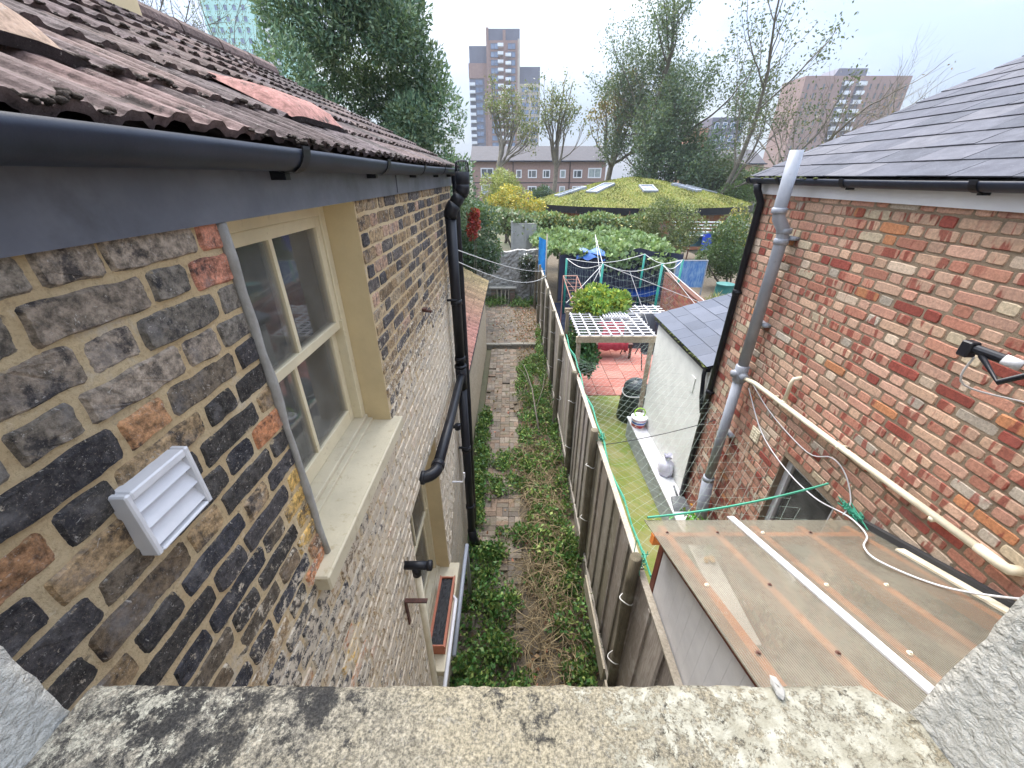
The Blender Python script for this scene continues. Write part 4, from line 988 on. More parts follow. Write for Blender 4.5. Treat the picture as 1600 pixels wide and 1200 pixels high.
# ---------------------------------------------------------------- things in the yard
bn = thing('compost_bin', 'dark green domed compost bin with pale cord tied round it, by the white wall', 'compost bin', (2.62, 7.28, YG))
m_ = MB(); m_.lathe((2.62, 7.28, YG), [(.31, 0), (.32, .04), (.29, .45), (.25, .72), (.22, .76)], 26); m_.build('body', simple('dark green plastic', (.012, .02, .018), (.02, .035, .028), 14, .42, .5, 18, .03), bn, smooth=True)
m_ = MB(); m_.lathe((2.62, 7.28, YG + .76), [(.245, -.03), (.25, .01), (.23, .07), (.15, .15), (.07, .18), (.03, .185)], 26); m_.lathe((2.62, 7.28, YG + .93), [(.05, 0), (.05, .03), (.03, .04)], 14); m_.build('lid', simple('dark plastic lid', (.02, .028, .032), (.05, .06, .065), 12, .35, .2, 30), bn, smooth=True)
m_ = MB(); m_.tube([(2.62 + .268 * math.cos(a), 7.28 + .268 * math.sin(a), YG + .64 + .02 * math.sin(3 * a)) for a in [k * math.pi / 10 for k in range(21)]], .014, 6); m_.build('cord', M['rope'], bn, smooth=True)
tb = thing('paint_tub', 'striped red, blue and white tub with lime green handle on the white ledge', 'tub', (2.43, 6.30, -4.25))
def colmat(n, c, r=.45): return simple(n, c, tuple(x * .85 for x in c), 20, r, .03)
cr_, cb_, cw_, cp_, cg_ = colmat('red print', (.45, .03, .03)), colmat('blue print', (.06, .12, .5)), colmat('white print', (.75, .76, .8)), colmat('pink print', (.65, .12, .35)), colmat('lime plastic', (.35, .62, .06))
m_ = MB()
for z0, z1, mi in ((0, .07, 0), (.07, .085, 2), (.085, .125, 1), (.125, .155, 2), (.155, .19, 3)):
    rr = lambda z: .125 + z * .12
    m_.lathe((2.43, 6.30, -4.25 + z0), [(rr(z0), 0), (rr(z1), z1 - z0)], 24, mi)
m_.build('tub', [cr_, cb_, cw_, cp_], tb)
m_ = MB(); m_.lathe((2.43, 6.30, -4.06), [(.152, -.012), (.156, .0), (.15, .012), (.14, .013)], 24, 0); m_.build('lid', cw_, tb)
m_ = MB(); m_.tube([(2.44 + .10 * math.cos(a), 6.33 + .02 * math.sin(a), -3.985 + .085 * math.sin(a)) for a in [k * math.pi / 12 for k in range(25)]], .013, 8); m_.build('handle', cg_, tb, smooth=True)
bg_ = MB(); r_ = random.Random(3); vs = []; n = 26
for j, (r, z) in enumerate(((.03, 0), (.115, .002), (.135, .05), (.14, .12), (.125, .19), (.10, .235), (.055, .27), (.035, .285), (.06, .32), (.075, .35))):
    for i in range(n):
        a = 2 * math.pi * i / n; f_ = 1 + .09 * math.sin(a * 7 + j * .8) * (1 if j > 3 else .35) + r_.uniform(-.03, .03)
        vs.append((2.47 + r * f_ * math.cos(a) * .85, 4.93 + r * f_ * math.sin(a), -4.25 + z + (.025 * math.sin(a * 3) if j > 7 else 0)))
bg_.mesh(vs, [(j * n + i, j * n + (i + 1) % n, (j + 1) * n + (i + 1) % n, (j + 1) * n + i) for j in range(9) for i in range(n)] + [tuple(range(n - 1, -1, -1))])
tag(bg_.build('carrier_bag', simple('thin pale lilac plastic', (.66, .65, .74), (.58, .57, .67), 9, .35, .5, 25, .01), smooth=True), 'tied pale lilac plastic bag standing on the white ledge', 'bag')
dn = thing('dustpan', 'grey dustpan lying on the near end of the white ledge', 'dustpan', (2.43, 4.22, -4.25))
dm = simple('grey plastic', (.09, .10, .11), (.12, .13, .14), 12, .5, .05)
m_ = MB(); vs = []
for j in range(7):
    for i in range(9):
        u = i / 8 - .5; v_ = j / 6; h = .10 * (1 - v_) ** .5 * (1 - (2 * u) ** 2 * .35) * (1 if j else 0) + (.012 if j == 6 else .0)
        vs.append((2.44 + u * .24 * (.72 + .28 * v_), 4.34 - .24 * v_, -4.245 + .055 * (1 - v_) + h * .6))
m_.mesh(vs, [(j * 9 + i, j * 9 + i + 1, (j + 1) * 9 + i + 1, (j + 1) * 9 + i) for j in range(6) for i in range(8)])
m_.mesh([(2.36, 4.34, -4.245), (2.52, 4.34, -4.245), (2.56, 4.10, -4.245), (2.32, 4.10, -4.245), (2.36, 4.34, -4.19), (2.52, 4.34, -4.19), (2.56, 4.10, -4.22), (2.32, 4.10, -4.22)], [(0, 1, 2, 3), (0, 4, 5, 1), (1, 5, 6, 2), (3, 7, 4, 0)])
m_.build('pan', dm, dn, smooth=False)
m_ = MB(); m_.tube([(2.44, 4.33, -4.17), (2.44, 4.42, -4.15), (2.445, 4.50, -4.135)], [.013, .016, .014], 10); m_.build('handle', dm, dn, smooth=True)
fp = thing('flower_pot', 'small red flower pot with bright green leaves below the black rainwater pipe', 'potted plant', (2.47, 3.62, -4.25))
m_ = MB(); m_.lathe((2.47, 3.62, -4.25), [(.05, 0), (.07, .12), (.078, .12), (.078, .14), (.06, .14)], 16); m_.build('pot', cr_, fp)
rg = np.random.default_rng(5); P_ = np.array([2.47, 3.66, -4.08]) + rg.normal(size=(220, 3)) * [.09, .12, .07]
V, F = leaf_arrays(P_, np.array([0, 0, .8]), .10, .42, rg, .1); np_mesh('leaves', V, F, M['leaf'], fp, col=pick_cols(rg, len(F), [(.06, .22, .04), (.10, .30, .05), (.25, .35, .08)]))
P_ = np.array([2.47, 3.64, -4.0]) + rg.normal(size=(40, 3)) * [.08, .11, .04]
V, F = leaf_arrays(P_, np.array([0, 0, .5]), .05, .7, rg, .1); np_mesh('flowers', V, F, M['leaf'], fp, col=pick_cols(rg, len(F), [(.5, .03, .03), (.6, .3, .05)]))
m_ = MB(); r_ = random.Random(9)
for i in range(9): m_.blob((2.47 + r_.uniform(-.06, .06), 3.30 + r_.uniform(-.05, .05), -4.235 + r_.uniform(0, .03)), (.035, .03, .018), r_)
tag(m_.build('orange_peel', colmat('orange plastic', (.62, .33, .06))), 'small crumpled orange thing lying beyond the edge of the plastic roof', 'litter')

# pergola with white trellis
PG = thing('pergola', 'small timber pergola topped with white trellis between fence and white wall', 'pergola', (1.9, 7.4, YG))
for (x, y) in ((1.24, 6.78), (2.60, 6.80), (1.24, 8.45)):
    m_ = MB(); m_.box(x - .035, x + .035, y - .035, y + .035, YG, -2.66, 0, (.8, .72, .6), bev=.003); m_.build('post', M['fencewood'], PG)
m_ = MB(); m_.bar((1.18, 6.75, -2.66), (2.66, 6.75, -2.66), .05, .11, 0, (1.05, .98, .88)); m_.build('front_beam', M['raw'], PG)
m_ = MB(); m_.bar((1.18, 8.5, -2.66), (2.75, 8.5, -2.66), .05, .11, 0, (1.05, .98, .88)); m_.build('back_beam', M['raw'], PG)
m_ = MB()
for i in range(9): m_.bar((1.2, 6.74 + i * .155, -2.58), (2.66, 6.74 + i * .155, -2.58), .022, .016)
for i in range(8): m_.bar((1.23 + i * .195, 6.70, -2.562), (1.23 + i * .195, 8.02, -2.562), .025, .018)
m_.build('trellis', M['whitepaint'], PG, 'white square trellis laid flat on the beams')
m_ = MB()
for i in range(4): m_.bar((1.5, 8.06 + i * .16, -2.58), (3.3, 8.06 + i * .16, -2.58), .03, .016)
for i in range(9): m_.bar((1.55 + i * .2, 8.03, -2.562), (1.55 + i * .2, 8.58, -2.562), .03, .016)
m_.build('trellis', M['whitepaint'], PG)
m_ = MB()
for i in range(4): m_.bar((1.85, 7.62 + i * .12, -2.53), (2.35, 7.62 + i * .12, -2.53), .022, .016)
for i in range(9): m_.bar((1.87 + i * .058, 7.60, -2.515), (1.87 + i * .058, 8.0, -2.515), .022, .012)
m_.build('trellis', M['whitepaint'], PG, 'small offcut of white trellis')
gc = thing('garden_bench', 'garden bench under a red cover at the back of the red patio', 'bench', (2.75, 10.5, YG))
m_ = MB()
for x in (2.2, 3.4):
    for y in (10.4, 10.9): m_.box(x - .03, x + .03, y - .03, y + .03, YG, YG + (.42 if y < 10.6 else .85))
m_.build('frame', M['iron'], gc)
m_ = MB(); m_.box(2.15, 3.45, 10.35, 10.9, YG + .42, YG + .47, bev=.006); m_.build('seat', M['iron'], gc)
m_ = MB(); vs = []; nx = 16
for j, (y, z) in enumerate(((10.33, .30), (10.33, .50), (10.6, .53), (10.88, .56), (10.92, .92), (10.96, .92), (10.98, .5))):
    for i in range(nx + 1): vs.append((2.45 + .85 * i / nx, y + .015 * math.sin(i * 1.9 + j), YG + z + .025 * math.sin(i * 1.1 + j * 2)))
m_.mesh(vs, [(j * (nx + 1) + i, j * (nx + 1) + i + 1, (j + 1) * (nx + 1) + i + 1, (j + 1) * (nx + 1) + i) for j in range(6) for i in range(nx)]); m_.build('cover', colmat('red cloth', (.24, .018, .03), .9), gc, smooth=True)
bc = thing('folded_pushchair', 'black folded garden chair leaning beside the red covered bench', 'chair', (3.75, 9.85, YG)); bc.name = 'folding_chair'
m_ = MB()
for s_ in (-.22, .22):
    m_.tube([(3.75 + s_, 9.6, YG), (3.75 + s_, 10.05, YG + .95)], .015, 8); m_.tube([(3.45 + s_, 10.75, YG), (3.45 + s_, 10.35, YG + .55)], .015, 8)
m_.tube([(3.53, 10.05, YG + .95), (3.97, 10.05, YG + .95)], .015, 8); m_.build('frame', M['blackplastic'], bc)
m_ = MB(); m_.mesh([(3.54, 9.66, YG + .45), (3.96, 9.66, YG + .45), (3.96, 9.96, YG + .42), (3.54, 9.96, YG + .42), (3.54, 9.98, YG + .5), (3.96, 9.98, YG + .5), (3.96, 10.05, YG + .92), (3.54, 10.05, YG + .92)], [(0, 1, 2, 3), (4, 5, 6, 7), (3, 2, 5, 4)]); m_.build('seat', colmat('black canvas', (.015, .015, .02), .8), bc)
hp = thing('dark_filler', 'plain dark added mound that darkens the gap under the white trellis', 'added mound', (3.0, 11.7, YG))  # mound added to fill the space beneath the trellis with dark
m_ = MB(); vs = []; r_ = random.Random(61); nx, nj = 22, 9
for j in range(nj + 1):
    for i in range(nx + 1):
        u, v_ = i / nx, j / nj; h = 1.15 * (math.sin(math.pi * min(1, v_ * 1.15)) ** .5 if v_ < .87 else 0) * (.75 + .25 * math.sin(u * 9)) * min(1, min(u, 1 - u) * 7 + .05)
        vs.append((1.5 + 3.2 * u + r_.uniform(-.03, .03), 11.15 + 1.1 * v_ + r_.uniform(-.03, .03), YG - .03 + h + r_.uniform(-.03, .03)))
m_.mesh(vs, [(j * (nx + 1) + i, j * (nx + 1) + i + 1, (j + 1) * (nx + 1) + i + 1, (j + 1) * (nx + 1) + i) for j in range(nj) for i in range(nx)]); m_.build('cover', simple('plain dark', (.012, .015, .022), (.03, .032, .04), 6, .5, .4, 12, .03), hp, smooth=True)
rk = thing('wire_rack', 'copper coloured wire rack standing behind the fence, beside the yellow green vine', 'rack', (1.6, 10.8, YG))
m_ = MB(); cpm = simple('copper wire', (.42, .22, .16), (.34, .17, .13), 8, .5, .05, metal=.0)
A_, B_, C_, D_ = Vector((1.42, 11.0, -2.45)), Vector((1.80, 11.0, -2.45)), Vector((2.1, 10.2, -3.15)), Vector((1.66, 10.2, -3.15))
for a, b in ((A_, B_), (B_, C_), (C_, D_), (D_, A_)): m_.tube([a, b], .014, 6)
for i in range(1, 9): m_.tube([A_.lerp(D_, i / 9), B_.lerp(C_, i / 9)], .007, 5)
m_.tube([A_, C_], .008, 5); m_.tube([B_, D_], .008, 5)
for i in range(5): m_.tube([(1.64 + .005 * i, 10.2 - .06 * i, -3.15 - .06 * i), (2.0, 10.2 - .06 * i, -3.15 - .06 * i)], .007, 5)
m_.build('shelf', cpm, rk)
for a in (A_, B_, C_, D_):
    m_ = MB(); m_.tube([a, (a.x, a.y, YG)], .012, 6); m_.build('leg', cpm, rk)

# trampoline with net
TR = thing('net_enclosure', 'netted enclosure of green posts and slack pale ropes before the navy screen', 'enclosure', (3.85, 13.4, YG))
m_ = MB(); r_ = random.Random(19); nx, ny = 26, 18; vs = [(1.75 + 3.9 * i / nx, 11.5 + 4.5 * j / ny, YG + .02 + r_.uniform(0, .05) + .05 * math.sin(i * .9) * math.sin(j * .7)) for j in range(ny + 1) for i in range(nx + 1)]
m_.mesh(vs, [(j * (nx + 1) + i, j * (nx + 1) + i + 1, (j + 1) * (nx + 1) + i + 1, (j + 1) * (nx + 1) + i) for j in range(ny) for i in range(nx)]); m_.build('ground_sheet', simple('navy ground sheet', (.006, .009, .02), (.012, .016, .032), 4, .9, .3, 14, .02, spec=.1), TR, smooth=True)
m_ = MB(); vs = []
for j in range(5):
    for i in range(25): u, v_ = i / 24, j / 4; vs.append((3.0 + 2.3 * u, 13.9 + .10 * math.sin(v_ * 3) + .03 * math.sin(u * 22), -3.42 - .34 * v_ - .10 * math.sin(math.pi * u) + .02 * math.sin(u * 17 + v_ * 4)))
m_.mesh(vs, [(j * 25 + i, j * 25 + i + 1, (j + 1) * 25 + i + 1, (j + 1) * 25 + i) for j in range(4) for i in range(24)]); m_.build('blue_strip', simple('dark blue fabric strip', (.008, .035, .16), (.012, .05, .20), 6, .8, .2, 20, spec=.1), TR, smooth=True)
gm = simple('green post sleeve', (.01, .20, .16), (.015, .26, .2), 9, .5, .05)
pp = [(2.71, 12.0, -2.32), (4.49, 12.0, -2.32), (5.75, 13.6, -2.5), (1.95, 14.4, -2.6), (4.9, 15.0, -2.55)]
for (x, y, z) in pp:
    m_ = MB(); m_.tube([(x, y, YG), (x, y, z)], .038, 10); m_.build('post', gm, TR, smooth=True)
m_ = MB(); order = [3, 0, 1, 2, 4, 3]
for a, b in zip(order[:-1], order[1:]):
    A, B = Vector(pp[a]), Vector(pp[b]); n = 14
    for h in range(1, 8):
        m_.tube([A.lerp(B, i / n) - Vector((0, 0, .26 * h * 1.0 + .28 * math.sin(math.pi * i / n) * (1 - h / 9))) for i in range(n + 1)], .002, 3, cap=False)
    for i in range(1, n):
        t_ = i / n; p = A.lerp(B, t_) - Vector((0, 0, .28 * math.sin(math.pi * t_))); m_.tube([p, p + (B - A).normalized() * .15 - Vector((0, 0, .8)), p + (B - A).normalized() * .1 - Vector((0, 0, 1.6))], .002, 3, cap=False)
nt_ = m_.build('net', M['net'], TR)
m_ = MB()
for a, b in zip(order[:-1], order[1:]):
    A, B = Vector(pp[a]), Vector(pp[b]); m_.tube([A.lerp(B, i / 12) - Vector((0, 0, .22 * math.sin(math.pi * i / 12))) for i in range(13)], .011, 5)
for a, b in (((2.71, 12, -2.33), (1.5, 10.6, -3.1)), ((2.71, 12, -2.33), (5.6, 11.2, -3.3)), ((2.71, 12, -2.33), (2.0, 11.5, -3.6)), ((4.49, 12, -2.33), (5.2, 10.4, -3.3)), ((4.49, 12, -2.33), (5.75, 13.6, -2.5)), ((2.71, 12, -2.33), (3.2, 16, -2.0)), ((3.2, 16, -2.0), (3.0, 12.3, -3.9)), ((3.55, 12.0, -2.55), (4.1, 11.3, -3.95)), ((4.49, 12, -2.35), (4.9, 8.7, -2.9))):
    m_.tube([a, b], .009, 5)
m_.build('guy_rope', M['rope'], TR)
sn = thing('shade_screen', 'dark navy fabric screen strung behind the green posted net enclosure', 'screen', (4.3, 16.1, YG))
m_ = MB(); nx, nz_ = 30, 8; vs = []
for j in range(nz_ + 1):
    for i in range(nx + 1):
        u = i / nx; v_ = j / nz_; vs.append((1.9 + 4.9 * u, 16.1 + .06 * math.sin(u * 31 + v_) + .05 * math.sin(u * 11), YG + .05 + v_ * (1.85 + .12 * math.sin(u * 9) + .35 * math.exp(-((u - .62) / .12) ** 2))))
m_.mesh(vs, [(j * (nx + 1) + i, j * (nx + 1) + i + 1, (j + 1) * (nx + 1) + i + 1, (j + 1) * (nx + 1) + i) for j in range(nz_) for i in range(nx)]); m_.build('fabric', simple('navy fabric', (.012, .015, .035), (.02, .025, .05), 5, .75, .2, 20), sn, smooth=True)
for x in (1.9, 4.3, 6.8):
    m_ = MB(); m_.box(x - .03, x + .03, 16.16, 16.22, YG, YG + 2.0); m_.build('post', M['postwood'], sn)
bt = MB(); r_ = random.Random(14); vs = []
for j in range(7):
    for i in range(15): u, v_ = i / 14, j / 6; vs.append((2.55 + 1.15 * u, 16.0 + .5 * v_, -2.9 + .5 * v_ * (1 - .4 * v_) + .06 * math.sin(u * 12 + v_ * 5) - .15 * (u - .5) ** 2))
bt.mesh(vs, [(j * 15 + i, j * 15 + i + 1, (j + 1) * 15 + i + 1, (j + 1) * 15 + i) for j in range(6) for i in range(14)])
tag(bt.build('blue_tarpaulin', simple('blue tarpaulin', (.012, .07, .30), (.02, .12, .36), 6, .5, .1), smooth=True), 'crumpled bright blue tarpaulin over the top of the navy screen', 'tarpaulin')
pn = thing('painted_board', 'blue painted board standing at the end of the brick garden wall', 'board', (6.85, 15.3, YG))
m_ = MB(); m_.box(6.25, 7.4, 15.28, 15.31, -3.85, -2.85); m_.build('board', simple('blue streaked paint', (.04, .14, .38), (.20, .32, .48), 5, .5, .1, stretch=(3, 1, .8)), pn)
m_ = MB()
for a in ((6.22, 6.26), (7.39, 7.43)): m_.box(*a, 15.26, 15.32, YG, -2.82)
m_.box(6.26, 7.39, 15.265, 15.315, -2.85, -2.82); m_.build('frame', M['greypipe'], pn)
def low_wall(name, a, b, z0, z1, th, label, pal, seed, mats):
    """a brick wall from a to b (plan points)"""
    A, B = Vector((*a, 0)), Vector((*b, 0)); L = (B - A).length; rg_ = random.Random(seed); root = thing(name, label, 'wall', (*((A + B) / 2)[:2], z0))
    ang = math.atan2(B.y - A.y, B.x - A.x); Mx = Matrix.Translation((A.x, A.y, 0)) @ Matrix.Rotation(ang, 4, 'Z')
    m_ = MB(); m_.box(0, L, -th / 2 + .008, th / 2 - .008, z0, z1, 0, (1, 1, 1), Mx)
    z = z0; k = 0
    while z < z1 - .03:
        x = -.11 if k % 2 else 0
        while x < L:
            x0_, x1_ = max(x, 0), min(x + .213, L)
            if x1_ - x0_ > .03: m_.box(x0_, x1_, -th / 2 + rg_.uniform(-.003, .003), th / 2 + rg_.uniform(-.003, .003), z + .006, min(z + .069, z1), 1, pal(rg_), Mx)
            x += .225
        z += .075; k += 1
    m_.build('brickwork', mats, root)
    m_ = MB(); m_.box(-.02, L + .02, -th / 2 - .015, th / 2 + .015, z1, z1 + .05, 1, (.12, .06, .045), Mx, bev=.008); m_.build('coping', mats, root)
    return root
rb = lambda r_: tuple(c * r_.uniform(.8, 1.2) for c in r_.choice([(.30, .12, .09), (.26, .10, .08), (.34, .17, .12)]))
low_wall('garden_wall', (5.55, 10.6), (5.95, 15.2), YG - .1, -3.3, .22, 'low red brick garden wall running away beside the net enclosure', rb, 3, [M['mortar2'], M['red']])
low_wall('garden_wall', (8.2, 15.2), (11.5, 15.0), YG - .1, -3.7, .22, 'short brown brick garden wall behind the green water barrel', lambda r_: tuple(c * r_.uniform(.8, 1.2) for c in (.26, .17, .13)), 4, [M['mortar2'], M['red']])
br_ = thing('water_barrel', 'green plastic water barrel beside the brown garden wall', 'barrel', (7.95, 14.6, YG))
m_ = MB(); m_.lathe((7.95, 14.6, YG), [(.28, 0), (.33, .2), (.35, .55), (.33, .95), (.31, 1.1), (.32, 1.12)], 22); m_.build('drum', simple('blue green plastic', (.02, .12, .11), (.03, .15, .14), 8, .5, .05), br_, smooth=True)
m_ = MB(); m_.lathe((7.95, 14.6, YG + 1.12), [(.33, 0), (.33, .04), (.06, .07), (.03, .07)], 22); m_.build('lid', simple('green plastic', (.03, .14, .125), None, 8, .5, .05), br_)

# blue cloth on a pole, washing lines
bs = thing('blue_sheet', 'bright blue cloth hanging from a pale pole above the far end of the fence', 'cloth', (1.1, 15.0, G))
m_ = MB(); vs = []
for j in range(9):
    for i in range(7): u, v_ = i / 6, j / 8; vs.append((.98 + .26 * u, 15.0 + .04 * math.sin(u * 8 + v_ * 3), -1.95 - 1.25 * v_ - .12 * u))
m_.mesh(vs, [(j * 7 + i, j * 7 + i + 1, (j + 1) * 7 + i + 1, (j + 1) * 7 + i) for j in range(8) for i in range(6)]); m_.build('cloth', simple('blue cloth', (.02, .22, .62), (.03, .30, .68), 6, .7, .1), bs, smooth=True)
m_ = MB(); m_.tube([(1.27, 15.02, G), (1.27, 15.02, -1.85)], .022, 8); m_.build('pole', M['raw'], bs, smooth=True)
def sag(a, b, s_, n=14): A, B = Vector(a), Vector(b); return [A.lerp(B, i / n) - Vector((0, 0, s_ * 4 * (i / n) * (1 - i / n))) for i in range(n + 1)]
def line(name, a, b, s_, r, mat, label, cat='line'):
    m_ = MB(); m_.tube(sag(a, b, s_), r, 5); return tag(m_.build(name, mat), label, cat)
line('washing_line', (-.6, 4.3, -.68), (1.12, 13.6, -2.85), .10, .006, M['rope'], 'upper white washing line from the black soil pipe to the far fence')
line('washing_line', (-.6, 4.3, -.80), (1.12, 13.0, -2.9), .22, .006, M['rope'], 'lower, more sagging white washing line from the black soil pipe')
line('cord', (1.12, 4.0, -3.0), (2.57, 4.15, -2.72), .04, .005, M['dark'], 'thin dark cord from the fence post to the corner of the red brick house', 'cord')
line('cord', (1.02, 2.13, -2.27), (2.56, 2.42, -2.20), .05, .009, M['netgreen'], 'green cord stretched along the front edge of the plastic roof', 'cord')
# bird netting over the yard: diamond mesh from the fence top to the house and extension walls
r_ = random.Random(50); m_ = MB()
def netpt(u, v_): return Vector((1.14 + 1.40 * u, 2.3 + 4.4 * v_, -2.98 + .42 * u - .30 * math.sin(math.pi * u) * (.6 + .4 * math.sin(v_ * 7)) + .05 * math.sin(9 * v_ + 5 * u)))
nu, nv_ = 11, 36
for i in range(-nv_, nv_ + nu):
    for sg in (1, -1):
        pts = []
        for k in range(nu + 1):
            v_ = (i + sg * k) / nv_
            if 0 <= v_ <= 1: pts.append(netpt(k / nu, v_) + Vector((0, r_.uniform(-.015, .015), r_.uniform(-.01, .01))))
        if len(pts) > 2: m_.tube(pts, .0009, 3, cap=False)
nobj = m_.build('bird_netting', M['net']); tag(nobj, 'fine pale bird netting sagging over the green yard from fence to wall', 'netting')
m_ = MB(); e_ = [Vector((1.15 + .02 * math.sin(i), 2.12 + i * .3, -2.93 - .04 * (i % 3))) for i in range(20)]; m_.tube(e_, .010, 6)
m_.tube([p + Vector((.02 + .02 * (i % 2), 0, -.06 - .05 * (i % 2))) for i, p in enumerate(e_)], .006, 5)
for c_ in ((1.12, 4.06, -2.95), (1.08, 2.22, -2.85)):
    for i in range(16): a = r_.uniform(0, 6.28); m_.tube([Vector(c_) + Vector((r_.gauss(0, .03), r_.gauss(0, .04), r_.gauss(0, .05))) for _ in range(4)], .004, 4)
tag(m_.build('netting_rope', M['netgreen']), 'green rope edging of the netting knotted along the inside of the fence', 'rope')
m_ = MB()
for i in range(18): m_.tube([Vector((RX - .03, 2.15, -2.24)) + Vector((r_.gauss(0, .02), r_.gauss(0, .06), r_.gauss(0, .018))) for _ in range(4)], .004, 4)
tag(m_.build('rope_tangle', M['netgreen']), 'tangle of green cord caught on the brick wall above the plastic roof', 'cord')

# ---------------------------------------------------------------- low tiled outbuilding beyond the left house, back wall, brick shelf
OB = thing('outbuilding', 'low outbuilding with small moss yellowed tiled roof beyond the black soil pipe', 'outbuilding', (-2.2, 8.5, G))
m_ = MB(); m_.box(-3.6, -.86, 5.0, 12.3, G, -2.98); m_.build('wall', M['render'] if False else simple('pale brick wall', (.46, .38, .27), (.36, .29, .2), 12, .9, .5, 60, .01), OB)
m_ = MB(); r_ = random.Random(23); up3 = Vector((-.88, 0, .475)); n3 = Vector((.475, 0, .88)); e3 = Vector((-.76, 0, -3.0))
for k in range(8):
    y = 5.0
    while y < 12.4:
        t_ = max(0, min(1, (y - 8) / 4)); c = tuple((1 - t_) * a + t_ * b for a, b in zip(r_.choice([(.30, .15, .12), (.26, .13, .105)]), (.33, .26, .13))); q = r_.uniform(.75, 1.2); c = tuple(x * q for x in c)
        vs = []
        for s_, l_ in ((k * .28, .035), (k * .28 + .34, .008)):
            for i in range(7):
                yy = y + .2 * i / 6; p = Vector((e3.x, yy, e3.z)) + up3 * s_ + n3 * (l_ + .03 * math.sin(math.pi * i / 6)); vs.append(p)
        m_.mesh(vs + [p - n3 * .03 for p in vs[:7]], [(i, 7 + i, 8 + i, i + 1) for i in range(6)] + [(i, i + 1, 15 + i, 14 + i) for i in range(6)], 0, c); y += .2
T3 = e3 + up3 * 2.3
m_.face([(e3.x, 5, e3.z - .01), (e3.x, 12.4, e3.z - .01), (T3.x, 12.4, T3.z - .01), (T3.x, 5, T3.z - .01)], 0, (.08, .06, .05)); m_.face([(T3.x, 5, T3.z), (T3.x, 12.4, T3.z), (-3.7, 12.4, -3), (-3.7, 5, -3)], 0, (.2, .12, .1))
m_.face([(e3.x, 12.38, e3.z), (T3.x, 12.38, T3.z), (-3.6, 12.38, -3.0)], 0, (.3, .25, .2))
m_.build('roof', M['tile'], OB, smooth=False)
m_ = MB(); m_.box(-.80, -.74, 5.0, 12.35, -3.06, -2.99); m_.build('gutter', M['gutter'], OB)
BW = thing('rubble_wall', 'crumbling grey rendered wall closing the far end of the alley', 'wall', (-.4, 17.8, G))
m_ = MB(); r_ = random.Random(70); nx, nz_ = 44, 26; vs = []
for j in range(nz_ + 1):
    for i in range(nx + 1):
        x = -2.7 + 3.85 * i / nx; ht = 2.33 + .05 * math.sin(x * 2.1) + .025 * math.sin(x * 7)
        vs.append((x, 17.62 + r_.uniform(-.03, .03), G + ht * j / nz_ + (r_.uniform(-.015, .015) if j == nz_ else 0)))
m_.mesh(vs, [(j * (nx + 1) + i, j * (nx + 1) + i + 1, (j + 1) * (nx + 1) + i + 1, (j + 1) * (nx + 1) + i) for j in range(nz_) for i in range(nx)])
tp = nz_ * (nx + 1); m_.mesh([vs[tp + i] for i in range(nx + 1)] + [(vs[tp + i][0], 17.9, vs[tp + i][2]) for i in range(nx + 1)] + [(vs[i][0], 17.9, G) for i in range(nx + 1)], [(i, i + 1, nx + 2 + i, nx + 1 + i) for i in range(nx)] + [(nx + 1 + i, nx + 2 + i, 2 * nx + 3 + i, 2 * nx + 2 + i) for i in range(nx)])
rub = NT('crumbling render'); cv = rub.mix(rub.ramp(rub.noise(4, 7, .75), .35, .7), (.40, .39, .37), (.22, .21, .195)); cv = rub.mix(rub.ramp(rub.noise(11, 6, .75), .56, .66, 0, .9), cv, (.05, .045, .042)); cv = rub.mix(rub.ramp(rub.voro(9), .0, .5, .4, 0), cv, (.36, .35, .33))
m_.build('face', rub.fin(cv, 1, rub.bump(rub.noise(9, 8, .75), 1, .06)), BW)
SH = thing('brick_shelf', 'small stone topped bench on two brick piers with pale slats, against the rubble wall', 'bench', (-.4, 17.3, G + .12))
m_ = MB()
for x in (-.82, .02):
    for k in range(9): m_.box(x - .11 + .004 * (k % 3), x + .11, 17.18, 17.5, G + .12 + k * .075, G + .12 + k * .075 + .066, 0, random.Random(k).choice([(.33, .22, .18), (.30, .27, .24), (.38, .26, .22)]), bev=.004)
m_.build('pier', M['paver'], SH)
m_ = MB(); m_.box(-1.0, .2, 17.12, 17.55, G + .795, G + .86, 0, (.40, .37, .33), bev=.008); m_.build('top_slab', M['paver'], SH)
for x in (-.66, -.48, -.30, -.16):
    m_ = MB(); m_.bar((x, 17.14, G + .12), (x + .01, 17.16, G + .79), .05, .02, up=(0, 1, 0)); m_.build('slat', M['raw'], SH)
SW = thing('concrete_wall', 'pale grey concrete panel wall above the far end of the alley', 'wall', (.5, 20.5, G))
m_ = MB(); m_.box(.0, 1.2, 20.5, 20.62, G, -2.05); m_.box(-.05, .07, 20.44, 20.68, G, -1.95); m_.box(.62, .72, 20.44, 20.68, G, -1.95); m_.build('panel', simple('grey concrete', (.33, .33, .32), (.26, .26, .25), 3, .9, .3), SW)
